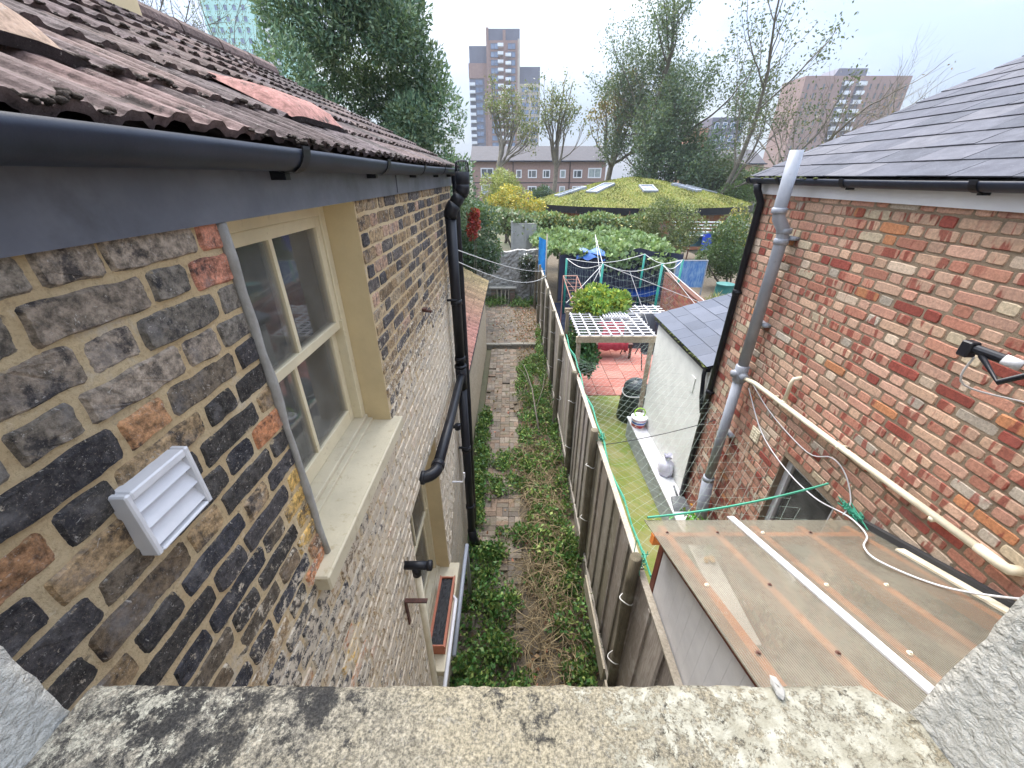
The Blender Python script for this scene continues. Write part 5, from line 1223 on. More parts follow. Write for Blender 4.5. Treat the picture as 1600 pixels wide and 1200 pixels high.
# ---------------------------------------------------------------- towers, flats and the round green roof
def facade_windows(parent, tmpl, spots, rot=0, limit=100, stuff=None):
    """copies of a window template (Empty-less mesh) on one building"""
    for i, (x, y, z) in enumerate(spots):
        o = tmpl if i == 0 else tmpl.copy()
        if i: C.objects.link(o)
        o.parent = parent; o.location = Vector((x, y, z)) - parent.location; o.rotation_euler = (0, 0, rot)
def wtemplate(name, wd, h, glass, frame, fw=.12, dep=.12, mull=0):
    m_ = MB(); m_.box(-wd / 2 + fw, wd / 2 - fw, -.04, .02, fw, h - fw, 1)
    for a in ((-wd / 2, -wd / 2 + fw, 0, h), (wd / 2 - fw, wd / 2, 0, h), (-wd / 2 + fw, wd / 2 - fw, 0, fw), (-wd / 2 + fw, wd / 2 - fw, h - fw, h)): m_.box(a[0], a[1], -dep, .02, a[2], a[3], 0)
    for k in range(mull): x = -wd / 2 + wd * (k + 1) / (mull + 1); m_.box(x - fw / 2, x + fw / 2, -dep, .02, fw, h - fw, 0)
    return m_.build(name, [frame, glass])
M['tglass'] = simple('tower glazing', (.10, .14, .24), (.20, .26, .38), .25, .12, 0, spec=.8)
M['dglass'] = simple('dark glazing', (.05, .06, .07), (.16, .17, .18), .4, .12, 0, spec=.8)
M['cream2'] = simple('cream cladding', (.46, .40, .34), None, .5, .8, 0); M['brickbrown'] = simple('brown brickwork', (.30, .20, .17), (.25, .165, .15), 1.2, .9, .2, 6)  # brown of the towers lifted paler, distance haze put into the colour
M['greyclad'] = simple('grey violet cladding', (.15, .15, .19), (.13, .13, .165), .3, .7, 0); M['whiteclad'] = simple('white balcony panel', (.72, .74, .78), None, .3, .5, 0)
M['tealclad'] = simple('pale teal cladding', (.42, .66, .60), (.36, .60, .55), .1, .6, 0)
CT = thing('tower_block', 'tallest tower block in three stepped blocks with white balconies, left of centre', 'tower', (-3.5, 240, G))
m_ = MB(); m_.box(-20.2, -11.6, 231, 250, G, 46, 2); m_.box(-19.8, -11.6, 231.6, 250, 46, 52.6, 1); m_.build('left_block', [M['cream2'], M['greyclad'], M['greyclad']], CT)
m_ = MB(); m_.box(-11.55, 3.5, 229, 250, G, 54, 2); m_.box(-11.0, 3.5, 229.6, 250, 54, 58.2, 1); m_.box(-11.7, -10.6, 228.7, 250, G, 58.4, 2); m_.box(-4.2, -2.9, 228.7, 229, G, 57.5, 2); m_.box(2.6, 3.6, 228.7, 250, G, 54.5, 0); m_.build('middle_block', [M['cream2'], M['greyclad'], M['brickbrown']], CT)
m_ = MB(); m_.box(3.62, 13.4, 231, 250, G, 38.5, 0); m_.box(3.62, 13.2, 231.5, 250, 38.5, 45, 1); m_.build('right_block', [M['cream2'], M['greyclad'], M['greyclad']], CT)
m_ = MB(); m_.box(-20.3, -11.6, 230.7, 231, 40.5, 46.2); m_.box(-13.0, -11.6, 230.6, 231, G, 46); m_.build('brick_band', M['brickbrown'], CT)
fl = 2.95
tA = wtemplate('window', 3.6, 2.2, M['tglass'], M['greyclad'], .22, .15, 1); tB = wtemplate('window', 3.9, 2.2, M['tglass'], M['cream2'], .22, .15, 1)
S1 = [(-15.6, 230.98, 38 - fl * k) for k in range(13)] + [(-8.0, 228.98, 50.8 - fl * k) for k in range(17)] + [(-.2, 228.98, 50.8 - fl * k) for k in range(17)]
S2 = [(6.4, 230.98, 35.2 - fl * k) for k in range(13)] + [(11.0, 230.98, 35.2 - fl * k) for k in range(13)]
facade_windows(CT, tA, S1); facade_windows(CT, tB, S2)
bm = MB(); bm.box(-1.3, 1.3, -1.5, 0, 0, .2); bm.box(-1.3, 1.3, -1.55, -1.45, .2, 1.2); bt_ = bm.build('balcony', M['whiteclad'])
S3 = [(-18.7, 230.9, 37.6 - fl * k) for k in range(13)] + [(-5.2, 228.6, 51.5 - fl * k) for k in range(17)] + [(-1.7, 228.6, 48 - fl * k) for k in range(15)]
facade_windows(CT, bt_, S3[:44])
TT = thing('tower_block', 'pale teal tower block rising behind the tiled roof, cut by the top of the picture', 'tower', (-104, 206, G))
m_ = MB(); m_.box(-119, -99.5, 200, 222, G, 84); m_.box(-99.4, -89.5, 201.5, 222, G, 78); m_.build('body', M['tealclad'], TT)
tC = wtemplate('window', 1.7, 2.0, M['tglass'], M['tealclad'], .16, .15)
facade_windows(TT, tC, [(-116.5 + 3.4 * i, 199.98, 69 - 3.3 * k) for i in range(5) for k in range(14)])
bm = MB(); bm.box(-2.2, 2.2, -1.3, 0, 0, .25); bm.box(-2.2, 2.2, -1.35, -1.25, .25, 1.3); bb = bm.build('balcony', M['whiteclad']); 
facade_windows(TT, bb, [(-95.5, 201.45, 66 - 3.3 * k) for k in range(13)])
tD = wtemplate('window', 4.4, 2.2, M['tglass'], M['tealclad'], .2, .15, 1); facade_windows(TT, tD, [(-95.5, 201.48, 67.5 - 3.3 * k) for k in range(13)])
BT = thing('tower_block', 'broad brown brick tower with two columns of pale balconies above the slate roof', 'tower', (142, 208, G))
m_ = MB(); m_.box(120, 163.5, 200, 216, G, 36); m_.build('body', M['brickbrown'], BT)
m_ = MB(); m_.mesh([(133, 203, 36), (146.5, 203, 36), (146.5, 213, 36), (133, 213, 36), (134.5, 203, 39), (146.5, 203, 39), (146.5, 213, 39), (134.5, 213, 39)], BX); m_.build('roof_plant_room', M['greyclad'], BT)
m_ = MB(); m_.box(135.6, 139.2, 199.9, 200, G, 34.5); m_.box(141.4, 145.0, 199.9, 200, G, 34.5); m_.build('recess', M['greyclad'], BT)
tE = wtemplate('window', 1.0, 2.2, M['dglass'], M['brickbrown'], .12, .15)
facade_windows(BT, tE, [(x, 199.98, 31.3 - 3.1 * k) for k in range(9) for x in (122, 125, 128.4, 131.6, 147.6, 150.6, 153.2, 156, 159, 162)])
bm = MB(); bm.box(-1.7, 1.7, -1.4, 0, 0, .2); bm.box(-1.7, 1.7, -1.45, -1.35, .2, 1.35); bd = bm.build('balcony', M['whiteclad'])
facade_windows(BT, bd, [(x, 199.9, 32.6 - 3.1 * k) for k in range(9) for x in (137.4, 143.2)])
for k in range(9):
    o = bd.copy(); C.objects.link(o); o.location = Vector((163.5, 206, 31.5 - 3.1 * k)) - BT.location; o.rotation_euler = (0, 0, R(90))
GT = thing('tower_block', 'small grey and terracotta block half hidden behind the tall dark tree', 'tower', (59, 132, G))
m_ = MB(); m_.box(55.5, 64.5, 130, 142, G, 14.2); m_.build('grey_body', M['greyclad'], GT); m_ = MB(); m_.box(52, 55.4, 131, 142, G, 11.8); m_.build('terracotta_wing', simple('terracotta cladding', (.42, .22, .14), None, .5, .8, 0), GT)
facade_windows(GT, wtemplate('window', 1.2, 1.6, M['tglass'], M['whiteclad'], .12, .12), [(57 + 2.2 * i, 129.98, 11.5 - 3 * k) for i in range(4) for k in range(5)])

def flats(x0, x1, y, label, wins, rows, pipes, brick, ez=2.5, rz=5.1):
    r0 = thing('flats', label, 'flats', ((x0 + x1) / 2, y + 5, G))
    m_ = MB(); m_.box(x0, x1, y, y + 10, G, ez - .15); m_.build('wall', brick, r0)
    m_ = MB(); m_.mesh([(x0 - .3, y - .45, ez - .15), (x1 + .3, y - .45, ez - .15), (x1 + .3, y + 5, rz), (x0 - .3, y + 5, rz), (x0 - .3, y + 10.4, ez - .15), (x1 + .3, y + 10.4, ez - .15)], [(0, 1, 2, 3), (3, 2, 5, 4), (0, 3, 4), (1, 5, 2), (0, 4, 5, 1)])
    rm_ = m_.build('roof', simple('dark grey roof tile', (.04, .038, .045), (.055, .05, .058), 1.5, .8, .3, 4, stretch=(1, 1, 3)), r0)
    m_ = MB(); m_.box(x0 - .3, x1 + .3, y - .6, y - .46, ez - .2, ez); m_.build('gutter', M['gutter'], r0)
    for x in pipes: m_ = MB(); m_.tube([(x, y - .08, ez - .2), (x, y - .08, G)], .07, 6); m_.build('rainwater_pipe', M['blackplastic'], r0)
    m_ = MB(); m_.box(x0, x1, y - .03, y - .002, -1.25, -1.1); m_.build('string_course', M['dark'], r0)
    for z in rows:
        for (x, wd) in wins:
            h = 1.4 if wd < 2 else 1.7; root = MB(); fw = .19
            for a in ((x - wd / 2, x - wd / 2 + fw, z, z + h), (x + wd / 2 - fw, x + wd / 2, z, z + h), (x - wd / 2 + fw, x + wd / 2 - fw, z, z + fw), (x - wd / 2 + fw, x + wd / 2 - fw, z + h - fw, z + h)): root.box(a[0], a[1], y - .08, y + .01, a[2], a[3])
            if wd > 1.2: root.box(x - .2 if wd < 2 else x - .06, x - .09 if wd < 2 else x + .06, y - .08, y + .01, z + fw, z + h - fw)
            wo = root.build('window', M['whiteboard'], r0)
            g_ = MB(); g_.box(x - wd / 2 + fw - .01, x + wd / 2 - fw + .01, y - .03, y - .001, z + fw - .01, z + h - fw + .01); g_.build('pane', M['dglass'] if (int(x * 7 + z * 3) % 3) else simple('curtained window', (.34, .38, .37), (.2, .24, .25), 1.5, .3, 0), wo)
    return r0
fb = simple('pinkish brown brick', (.30, .205, .175), (.25, .165, .145), 3, .9, .2, 20)
flats(-7.5, 17.6, 84, 'three storey brown brick flats with white windows behind the pollarded trees', [(-4.7, 2.4), (-1.2, 1.0), (1.3, 1.05), (3.85, 1.7), (6.5, 1.4), (9.6, 1.1), (12.4, 1.7), (15.6, 2.5)], (-.4, -3.15), (.2, 10.9), fb)
flats(34, 46, 82, 'paler brick flats glimpsed through the sparse leaning tree', [(36.5, 1.2), (39.5, 1.2), (42.5, 1.6)], (-.6, -3.3), (41,), simple('orange buff brick', (.42, .28, .20), (.36, .23, .17), 3, .9, .2, 20), 2.0, 4.4)

SR = thing('round_building', 'round timber clad building with mossy green dome roof and skylights', 'building', (11.4, 39.5, G))
cx_, cy_, rx_, ry_ = 11.4, 39.5, 9.6, 8.4; EZ = -2.15
def dome(u, a): return Vector((cx_ + rx_ * u * math.cos(a) - (1 - u) * .6, cy_ + ry_ * u * math.sin(a), EZ + 2.0 * (1 - u ** 1.35)))
sd_ = NT('sedum roof'); cs = sd_.mix(sd_.ramp(sd_.noise(.9, 6, .7), .35, .68), (.14, .155, .035), (.23, .20, .05)); cs = sd_.mix(sd_.ramp(sd_.noise(7, 6, .75), .4, .65), cs, (.10, .13, .02)); cs = sd_.mix(sd_.ramp(sd_.noise(3.2, 6, .8), .62, .7, 0, .6), cs, (.32, .22, .08))
m_ = MB(); nr, na = 26, 96; r_ = random.Random(4); vs = []
for j in range(nr + 1):
    for i in range(na): p = dome(j / nr, 2 * math.pi * i / na); vs.append(p + Vector((0, 0, r_.uniform(-.035, .035))))
m_.mesh(vs, [(j * na + i, (j + 1) * na + i, (j + 1) * na + (i + 1) % na, j * na + (i + 1) % na) for j in range(nr) for i in range(na)])
go_ = m_.build('green_roof', sd_.fin(cs, 1, sd_.bump(sd_.noise(5, 8, .8), 1, .15)), SR, smooth=True)
rg = np.random.default_rng(44); n = 26000; uu = np.sqrt(rg.random(n)); aa = rg.uniform(0, 2 * math.pi, n)
P_ = np.stack([cx_ + rx_ * uu * np.cos(aa) - (1 - uu) * .6, cy_ + ry_ * uu * np.sin(aa), EZ + 2.0 * (1 - uu ** 1.35)], 1)
V, F = leaf_arrays(P_, np.array([0, 0, 1.6]), .115, .5, rg, .1); tn_ = (.8 + .4 * np.sin(P_[:, 0] * 2.1 + np.sin(P_[:, 1] * 1.7)))[:, None]
o = np_mesh('sedum', V, F, M['leaf'], go_, col=np.clip(pick_cols(rg, n, [(.18, .22, .045), (.24, .25, .055), (.145, .185, .04), (.29, .23, .075), (.33, .31, .085)]) * tn_, 0, 1)); o['kind'] = 'stuff'
m_ = MB(); rim = lambda k, z: [Vector((cx_ + (rx_ + k) * math.cos(2 * math.pi * i / na), cy_ + (ry_ + k) * math.sin(2 * math.pi * i / na), z)) for i in range(na)]
vs = rim(.02, EZ + .03) + rim(.14, EZ + .06) + rim(.14, EZ - .42) + rim(-.25, EZ - .48); m_.mesh(vs, [(j * na + i, (j + 1) * na + i, (j + 1) * na + (i + 1) % na, j * na + (i + 1) % na) for j in range(3) for i in range(na)]); m_.build('eaves', M['blackplastic'], SR)
m_ = MB(); vs = rim(-.9, EZ - .33) + rim(-.9, G); m_.mesh(vs, [(i, na + i, na + (i + 1) % na, (i + 1) % na) for i in range(na)]); m_.build('timber_wall', simple('orange cedar cladding', (.34, .12, .05), (.24, .10, .055), 4, .8, .3, 14, stretch=(1, 1, .1), dirt=(.3, .28, .25), dscale=.8, damt=(.5, .7)), SR)
for (a, u, wd, ln) in ((R(268), .52, 1.15, 1.5), (R(222), .52, 1.15, 2.4), (R(196), .66, 1.1, 2.6), (R(316), .50, 1.15, 2.2), (R(346), .58, 1.1, 2.6)):
    p = dome(u, a); p2 = dome(u - .1, a); rad = (dome(u + .12, a) - p).normalized(); tan = Vector((-math.sin(a), math.cos(a), 0)).normalized(); up_ = tan.cross(rad); up_ = up_ if up_.z > 0 else -up_
    Mx = Matrix((tan, rad, up_)).transposed().to_4x4(); Mx.translation = p
    m_ = MB(); q = .12
    m_.box(-wd / 2, wd / 2, -ln / 2, -ln / 2 + q, -.2, .16, 0, (1, 1, 1), Mx); m_.box(-wd / 2, wd / 2, ln / 2 - q, ln / 2, -.2, .16, 0, (1, 1, 1), Mx); m_.box(-wd / 2, -wd / 2 + q, -ln / 2 + q, ln / 2 - q, -.2, .16, 0, (1, 1, 1), Mx); m_.box(wd / 2 - q, wd / 2, -ln / 2 + q, ln / 2 - q, -.2, .16, 0, (1, 1, 1), Mx)
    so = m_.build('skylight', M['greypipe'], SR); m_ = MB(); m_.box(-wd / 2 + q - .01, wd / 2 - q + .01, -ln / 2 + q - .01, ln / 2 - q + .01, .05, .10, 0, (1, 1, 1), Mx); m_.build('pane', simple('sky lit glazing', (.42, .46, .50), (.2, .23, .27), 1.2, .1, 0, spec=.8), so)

# ---------------------------------------------------------------- trees
def grow(mb, p, d, L, r, lev, P, rng, tips):
    """one limb as a tapering crooked tube, then its children"""
    n = 5 if lev < 3 else 3; pts = [p]; dd = Vector(d); sp = []
    for i in range(n):
        dd = (dd + Vector((rng.gauss(0, 1), rng.gauss(0, 1), rng.gauss(0, 1))) * P['wig'] + Vector((0, 0, P['up']))).normalized()
        pts.append(pts[-1] + dd * (L / n)); sp.append(dd.copy())
    re = r * (P['tap'] if lev else P.get('tap0', P['tap']))
    rs = [r + (re - r) * i / n for i in range(n + 1)]
    mb.tube(pts, rs, (9, 6, 5, 4, 3, 3)[min(lev, 5)], cap=False)
    if lev >= P['lev']:
        tips.append((pts[-1], dd)); 
        if P.get('mid'): tips.append((pts[len(pts) // 2], dd))
        return
    k = P['k'][min(lev, len(P['k']) - 1)]
    for j in range(k):
        t_ = 1 if j == 0 and P.get('lead', True) else rng.uniform(P.get('from', .35), 1) if lev else rng.uniform(P.get('from0', .5), 1)
        ii = min(int(t_ * n), n - 1); base = pts[ii] + (pts[ii + 1] - pts[ii]) * (t_ * n - ii) if t_ < 1 else pts[-1]
        ax = sp[ii].orthogonal().normalized(); ax.rotate(Matrix.Rotation(rng.uniform(0, 6.28), 3, sp[ii]))
        ang = rng.uniform(.05, .25) if (j == 0 and P.get('lead', True)) else rng.uniform(*P['ang'])
        nd = sp[ii].copy(); nd.rotate(Matrix.Rotation(ang, 3, ax))
        rr = (re if t_ == 1 and j == 0 else (r + (re - r) * t_) * P.get('rr', .6))
        grow(mb, base, nd, L * rng.uniform(*P['lr']) * (1 if lev else P.get('lr0', 1)), max(rr, P.get('rmin', .006)), lev + 1, P, rng, tips)
def tree(name, label, base, L0, r0, P, seed, leaf, pal, group=None, bark='bark', lean=(0, 0, 1)):
    rng = random.Random(seed); root = thing(name, label, 'tree', base, group); m_ = MB(); tips = []
    grow(m_, Vector(base), Vector(lean).normalized(), L0, r0, 0, P, rng, tips)
    m_.build('trunk', M[bark], root, smooth=True)
    if leaf:
        n_, spread, size, asp = leaf; rg = np.random.default_rng(seed); T_ = np.array([t[0] for t in tips]); D_ = np.array([t[1] for t in tips])
        idx = np.repeat(np.arange(len(T_)), n_); keep = rg.random(len(idx)) < np.repeat(rg.uniform(.35, 1.0, len(T_)), n_); idx = idx[keep]
        pos = T_[idx] + rg.normal(size=(len(idx), 3)) * spread + D_[idx] * spread * rg.uniform(-.8, .8, (len(idx), 1))
        V, F = leaf_arrays(pos, D_[idx] * .5, size, asp, rg, .08)
        tone = np.repeat(rg.uniform(.7, 1.3, len(T_)), n_)[keep][:, None]
        np_mesh('crown', V, F, M['leaf'], root, col=np.clip(pick_cols(rg, len(F), pal) * tone, 0, 1))
    return root, tips
pol = dict(wig=.13, up=.13, tap=.62, tap0=.8, lev=4, k=[6, 3, 3, 2], ang=(.25, .7), lr=(.62, .82), lr0=.78, rr=.62, rmin=.035, from0=.8)
palP = [(.13, .16, .05), (.17, .18, .07), (.10, .13, .05), (.20, .17, .08)]
tree('pollard_tree', 'pollarded plane tree before the tallest tower, left of its bare twin', (-3.6, 65, G), 6.8, .40, pol, 3, (36, .36, .32, .6), palP, 'pollarded plane trees', 'palebark')
tree('pollard_tree', 'pollarded plane tree against open sky to the right of the tallest tower', (6.2, 65, G), 6.9, .38, pol, 9, (28, .34, .30, .6), palP, 'pollarded plane trees', 'palebark')
aut = dict(pol); aut.update(k=[7, 4, 3, 2], ang=(.3, .9), wig=.12)
tree('plane_tree', 'thinning plane tree with rusty autumn leaves left of the tall dark tree', (13, 60, G), 6.6, .42, aut, 14, (24, .42, .32, .6), [(.15, .15, .05), (.22, .13, .045), (.18, .17, .06), (.26, .15, .06)], None, 'palebark')
tall = dict(wig=.10, up=.05, tap=.66, tap0=.78, lev=4, k=[9, 5, 4, 2], ang=(.35, 1.0), lr=(.46, .68), rr=.5, rmin=.02, from0=.22, lr0=.95, mid=True)
tree('tall_tree', 'tallest dark green open crowned tree behind the dome roof', (16.4, 50, G), 10.5, .34, tall, 27, (70, .55, .26, .5), [(.075, .115, .075), (.10, .14, .085), (.06, .095, .065), (.13, .16, .08)])
m2 = dict(tall); m2.update(k=[8, 5, 3, 2], from0=.1, ang=(.5, 1.2))
tree('bushy_tree', 'dense lower dark green tree crowded round the tall tree behind the dome roof', (16.2, 47.5, G), 5.6, .3, m2, 31, (54, .52, .28, .5), [(.07, .115, .075), (.09, .135, .085), (.055, .09, .06), (.12, .16, .085)])
tree('bushy_tree', 'mid green spreading tree low between the dome roof and the buff brick flats', (21.5, 50, G), 4.2, .26, m2, 37, (36, .5, .30, .5), [(.06, .09, .045), (.085, .115, .06), (.05, .075, .045)])
lean_ = dict(wig=.10, up=.06, tap=.66, tap0=.8, lev=4, k=[5, 4, 3, 2], ang=(.35, .95), lr=(.52, .78), rr=.55, rmin=.018, from0=.35, lr0=.9, mid=True)
tree('leaning_tree', 'sparse leaning tree of small dark leaves right of the tall tree', (18.8, 42, G), 8.6, .22, lean_, 43, (26, .42, .24, .5), [(.07, .09, .04), (.09, .10, .05), (.055, .07, .04)], None, 'bark', (.24, 0, 1))
bare = dict(wig=.16, up=.05, tap=.6, lev=5, k=[6, 4, 3, 3, 2], ang=(.3, .9), lr=(.6, .8), rr=.6, rmin=.012, from0=.5, from_=.3)
tree('bare_tree', 'bare pale branched tree in front of the brown brick tower', (24.2, 38, G), 5.4, .26, bare, 51, (1, .3, .16, .6), [(.25, .15, .06), (.15, .13, .06)], None, 'palebark')
tree('bare_tree', 'distant bare tree showing over the slate roof right of the brown tower', (76, 90, G), 9.5, .3, bare, 52, None, None, None, 'palebark')
tree('thin_tree', 'thin small leaved tree showing over the tiled roof next to the cream chimney', (-21.3, 30, G), 7.6, .16, tall, 61, (5, .3, .13, .5), [(.11, .12, .06), (.14, .13, .07)])
tree('thin_tree', 'thin pale tree in front of the pale teal tower', (-36.5, 60, G), 12.0, .18, tall, 62, (6, .4, .22, .5), [(.12, .15, .08), (.14, .15, .08)])

def blob_leaves(blobs, n, size, asp, rg, pal, up=.3, inner=.25):
    """leaves on and a little inside a set of lumps (centre, radii): an uneven crown with gaps"""
    B = np.array([list(c) + list(r) for c, r in blobs]); wgt = (B[:, 3] * B[:, 4] + B[:, 4] * B[:, 5] + B[:, 3] * B[:, 5]); wgt /= wgt.sum()
    idx = rg.choice(len(B), n, p=wgt); d = rg.normal(size=(n, 3)); d /= np.linalg.norm(d, axis=1)[:, None]
    rad = 1 - inner * rg.random(n) ** 1.5 + rg.normal(size=n) * .07
    pos = B[idx, :3] + d * B[idx, 3:] * rad[:, None]
    V, F = leaf_arrays(pos, d * .8 + np.array([0, 0, up]), size, asp, rg, .1)
    tone = rg.uniform(.75, 1.3, len(B))[idx][:, None]
    return V, F, np.clip(pick_cols(rg, n, pal, .25) * tone, 0, 1)
def lumps(rng, c, r, n, lo, hi, flat=1.0):
    out = []
    for i in range(n):
        while True:
            v = Vector((rng.uniform(-1, 1), rng.uniform(-1, 1), rng.uniform(-1, 1)))
            if .35 < v.length < 1: break
        q = rng.uniform(lo, hi); out.append(((c[0] + v.x * r[0], c[1] + v.y * r[1], c[2] + v.z * r[2]), (q, q, q * flat)))
    return out
def shrub(name, label, cat, base, c, r, nl, lo, hi, n, size, asp, pal, seed, stems=5, group=None, up=.3, inner=.3, flat=1.0):
    rng = random.Random(seed); rg = np.random.default_rng(seed); root = thing(name, label, cat, base, group); m_ = MB()
    bl = lumps(rng, c, r, nl, lo, hi, flat)
    for i in range(stems):
        t_ = Vector(bl[i % len(bl)][0]); b = Vector(base) + Vector((rng.uniform(-.1, .1), rng.uniform(-.1, .1), 0)); mid = b.lerp(t_, .5) + Vector((rng.uniform(-.2, .2) * r[0], rng.uniform(-.2, .2) * r[1], 0))
        rr = max(.015, min(r[0], r[2]) * .05); m_.tube([b, mid, t_], [rr, rr * .7, rr * .25], 6)
    m_.build('stems', M['bark'], root, smooth=True)
    V, F, c_ = blob_leaves(bl, n, size, asp, rg, pal, up, inner); np_mesh('foliage', V, F, M['leaf'], root, col=c_); return root
# the big evergreen behind the tiled roof
rng = random.Random(71); rg = np.random.default_rng(71)
ET = thing('evergreen_tree', 'large dense blue-green evergreen tree behind the brown tiled roof', 'tree', (-3.6, 12.3, G))
m_ = MB(); tips = []; grow(m_, Vector((-3.6, 12.3, G)), Vector((0, 0, 1)), 4.2, .24, 0, dict(wig=.08, up=.09, tap=.7, lev=3, k=[9, 4, 2], ang=(.3, .8), lr=(.4, .55), rr=.45, rmin=.015, from0=.3), rng, tips); m_.build('trunk', M['bark'], ET, smooth=True)
bl = []
for i in range(230):
    z = rng.uniform(-3.6, 5.6); h = (z + 3.6) / 9.2; R_ = 2.62 * (1 - .62 * max(0, h - .45) / .55) * (.75 + .25 * min(1, h / .25)); a = rng.uniform(0, 6.28); q = R_ * rng.uniform(.15, 1.0) ** .6
    s_ = rng.uniform(.3, .62); bl.append(((-3.9 + q * math.cos(a) * 1.0, 12.4 + q * math.sin(a) * .8, z), (s_, s_, s_ * 1.25)))
palE = [(.08, .15, .09), (.115, .195, .125), (.065, .12, .08), (.17, .25, .15), (.22, .29, .16)]
V, F, c_ = blob_leaves(bl, 150000, .125, .36, rg, palE, .55, .45); np_mesh('crown', V, F, M['leaf'], ET, col=c_)
shrub('ivy_bush', 'dark ivy covered bush behind the black soil pipe', 'bush', (-1.9, 15.5, G), (-1.75, 15.4, -2.3), (1.0, 1.5, 1.7), 34, .3, .55, 17000, .10, .6, [(.05, .09, .055), (.07, .12, .07), (.09, .14, .08), (.045, .085, .055)], 5)
shrub('red_creeper', 'small spray of scarlet creeper leaves beside the black soil pipe', 'creeper', (-1.25, 12.9, G), (-1.16, 12.6, -1.25), (.13, .12, .42), 9, .08, .13, 700, .09, .7, [(.30, .025, .03), (.22, .02, .02), (.38, .06, .05)], 6, 2)
shrub('yellow_shrub', 'bright golden yellow autumn shrub left of the dome roof', 'shrub', (.2, 30, G), (.1, 30, -2.1), (1.8, 1.1, 1.2), 34, .3, .62, 11000, .14, .55, [(.48, .36, .05), (.36, .33, .08), (.22, .28, .07), (.52, .40, .07)], 7)
shrub('willow_shrub', 'pale yellow green shrub above the golden one, in front of the brick flats', 'shrub', (-.6, 36, G), (-.7, 36, -1.0), (1.6, 1.2, 1.3), 22, .4, .7, 5000, .24, .3, [(.24, .27, .08), (.30, .30, .09), (.20, .24, .08)], 8)
shrub('round_bush', 'small dark round bush at the foot of the brick flats', 'bush', (3.6, 55, G), (3.7, 55, -2.4), (1.4, 1.1, 1.2), 20, .5, .8, 3500, .22, .5, [(.035, .07, .045), (.05, .09, .06)], 10)
shrub('garden_tree', 'leafy green tree behind the grape-like hedge, right of the dome roof eaves', 'tree', (8.5, 22, G), (8.3, 22, -2.6), (1.5, 1.2, 1.3), 30, .3, .6, 9000, .13, .45, [(.10, .13, .05), (.14, .16, .07), (.07, .10, .04), (.18, .18, .08)], 11)['label'] = 'leafy olive green tree standing in front of the right half of the dome roof'
shrub('garden_tree', 'dark green small tree beside the black rainwater pipe of the red brick house', 'tree', (10.4, 18.5, G), (9.9, 18.5, -3.0), (1.15, 1.0, 1.2), 28, .28, .5, 8000, .12, .45, [(.06, .10, .04), (.08, .13, .05), (.045, .075, .035)], 12)
shrub('shrub', 'light olive shrub with a yellow top beyond the small dark green tree', 'shrub', (13.6, 24, G), (13.2, 24, -2.9), (1.3, 1.0, 1.1), 22, .3, .55, 6000, .14, .5, [(.16, .17, .07), (.20, .20, .09), (.40, .32, .05), (.12, .14, .06)], 13)
shrub('shrub', 'fresh green shrub under the eaves of the slate roof', 'shrub', (22.5, 42, G), (22.2, 42, -2.2), (2.2, 1.5, 1.7), 22, .5, .9, 6000, .2, .5, [(.10, .16, .05), (.13, .19, .07), (.08, .13, .05)], 15)
shrub('shrub', 'dark shrub behind the fresh green one, left of the slate roof', 'shrub', (27, 52, G), (26.5, 52, -.6), (3, 2, 2.2), 24, .6, 1.1, 6000, .26, .5, [(.06, .09, .045), (.08, .11, .06)], 16)
shrub('spiky_plant', 'straw coloured spiky plant before the green water barrel', 'plant', (7.2, 12.9, YG), (7.2, 12.8, -4.1), (.6, .6, .35), 14, .15, .28, 1500, .34, .10, [(.30, .28, .13), (.22, .25, .09), (.36, .31, .17)], 17, up=1.2)
# climbers: the hedge of big squash leaves in two steps
def climber(name, label, cat, surf, n, size, asp, pal, seed, frame, up=.6):
    rg = np.random.default_rng(seed); root = thing(name, label, cat, frame[0]); m_ = MB()
    for a, b in frame[1]: m_.tube([a, b], .03, 6)
    m_.build('support', M['iron'], root)
    u, v_ = rg.random(n), rg.random(n); pos = np.stack(surf(u, v_, rg), 1)
    V, F = leaf_arrays(pos, np.array([0, -.5, up]), size, asp, rg, .14); tone = (.75 + .5 * (np.sin(u * 37) * np.sin(v_ * 17 + u * 11) * .5 + .5))[:, None]
    np_mesh('foliage', V, F, M['leaf'], root, col=np.clip(pick_cols(rg, n, pal, .25) * tone, 0, 1)); return root
def s1(u, v_, rg): return (1.3 + 5.4 * u - .5 * v_ * (1 - u), 16.25 + 5.2 * v_ + .2 * np.sin(u * 20) - .35 * (v_ < .08) * (u > .4), -2.82 + .20 * v_ ** .8 + .10 * np.sin(u * 13 + v_ * 5) + .06 * np.sin(u * 31) + rg.normal(size=len(u)) * .08 - .5 * rg.random(len(u)) * (v_ < .08) * (u > .4))
climber('squash_vine', 'wide sloping mass of big pale squash leaves above the navy screen', 'climbing plant', s1, 12500, .19, .85, [(.17, .25, .11), (.22, .30, .15), (.12, .19, .08), (.27, .34, .16)], 81, ((4, 19, G), [((x, y, G), (x, y, -2.9)) for x in (1.5, 3.3, 5.1, 6.8) for y in (17.5, 20.5)]))
def s2(u, v_, rg): return (1.3 + 7.0 * u, 24 + .35 * rg.normal(size=len(u)), -3.3 + 1.35 * v_ + .14 * np.sin(u * 15))
climber('bean_hedge', 'upright trellis hedge of paler leaves right under the dome roof', 'hedge', s2, 11000, .17, .75, [(.12, .19, .08), (.16, .23, .10), (.09, .14, .06), (.30, .27, .09), (.22, .28, .14)], 82, ((4.8, 24, G), [((x, 23.9, G), (x, 23.9, -1.75)) for x in (1.3, 3.6, 5.0, 6.6, 8.2)]), .2)
def s3(u, v_, rg): return (-.9 + 2.2 * u, 21.5 + .5 * rg.normal(size=len(u)), -2.5 + 1.1 * v_ - .35 * u)
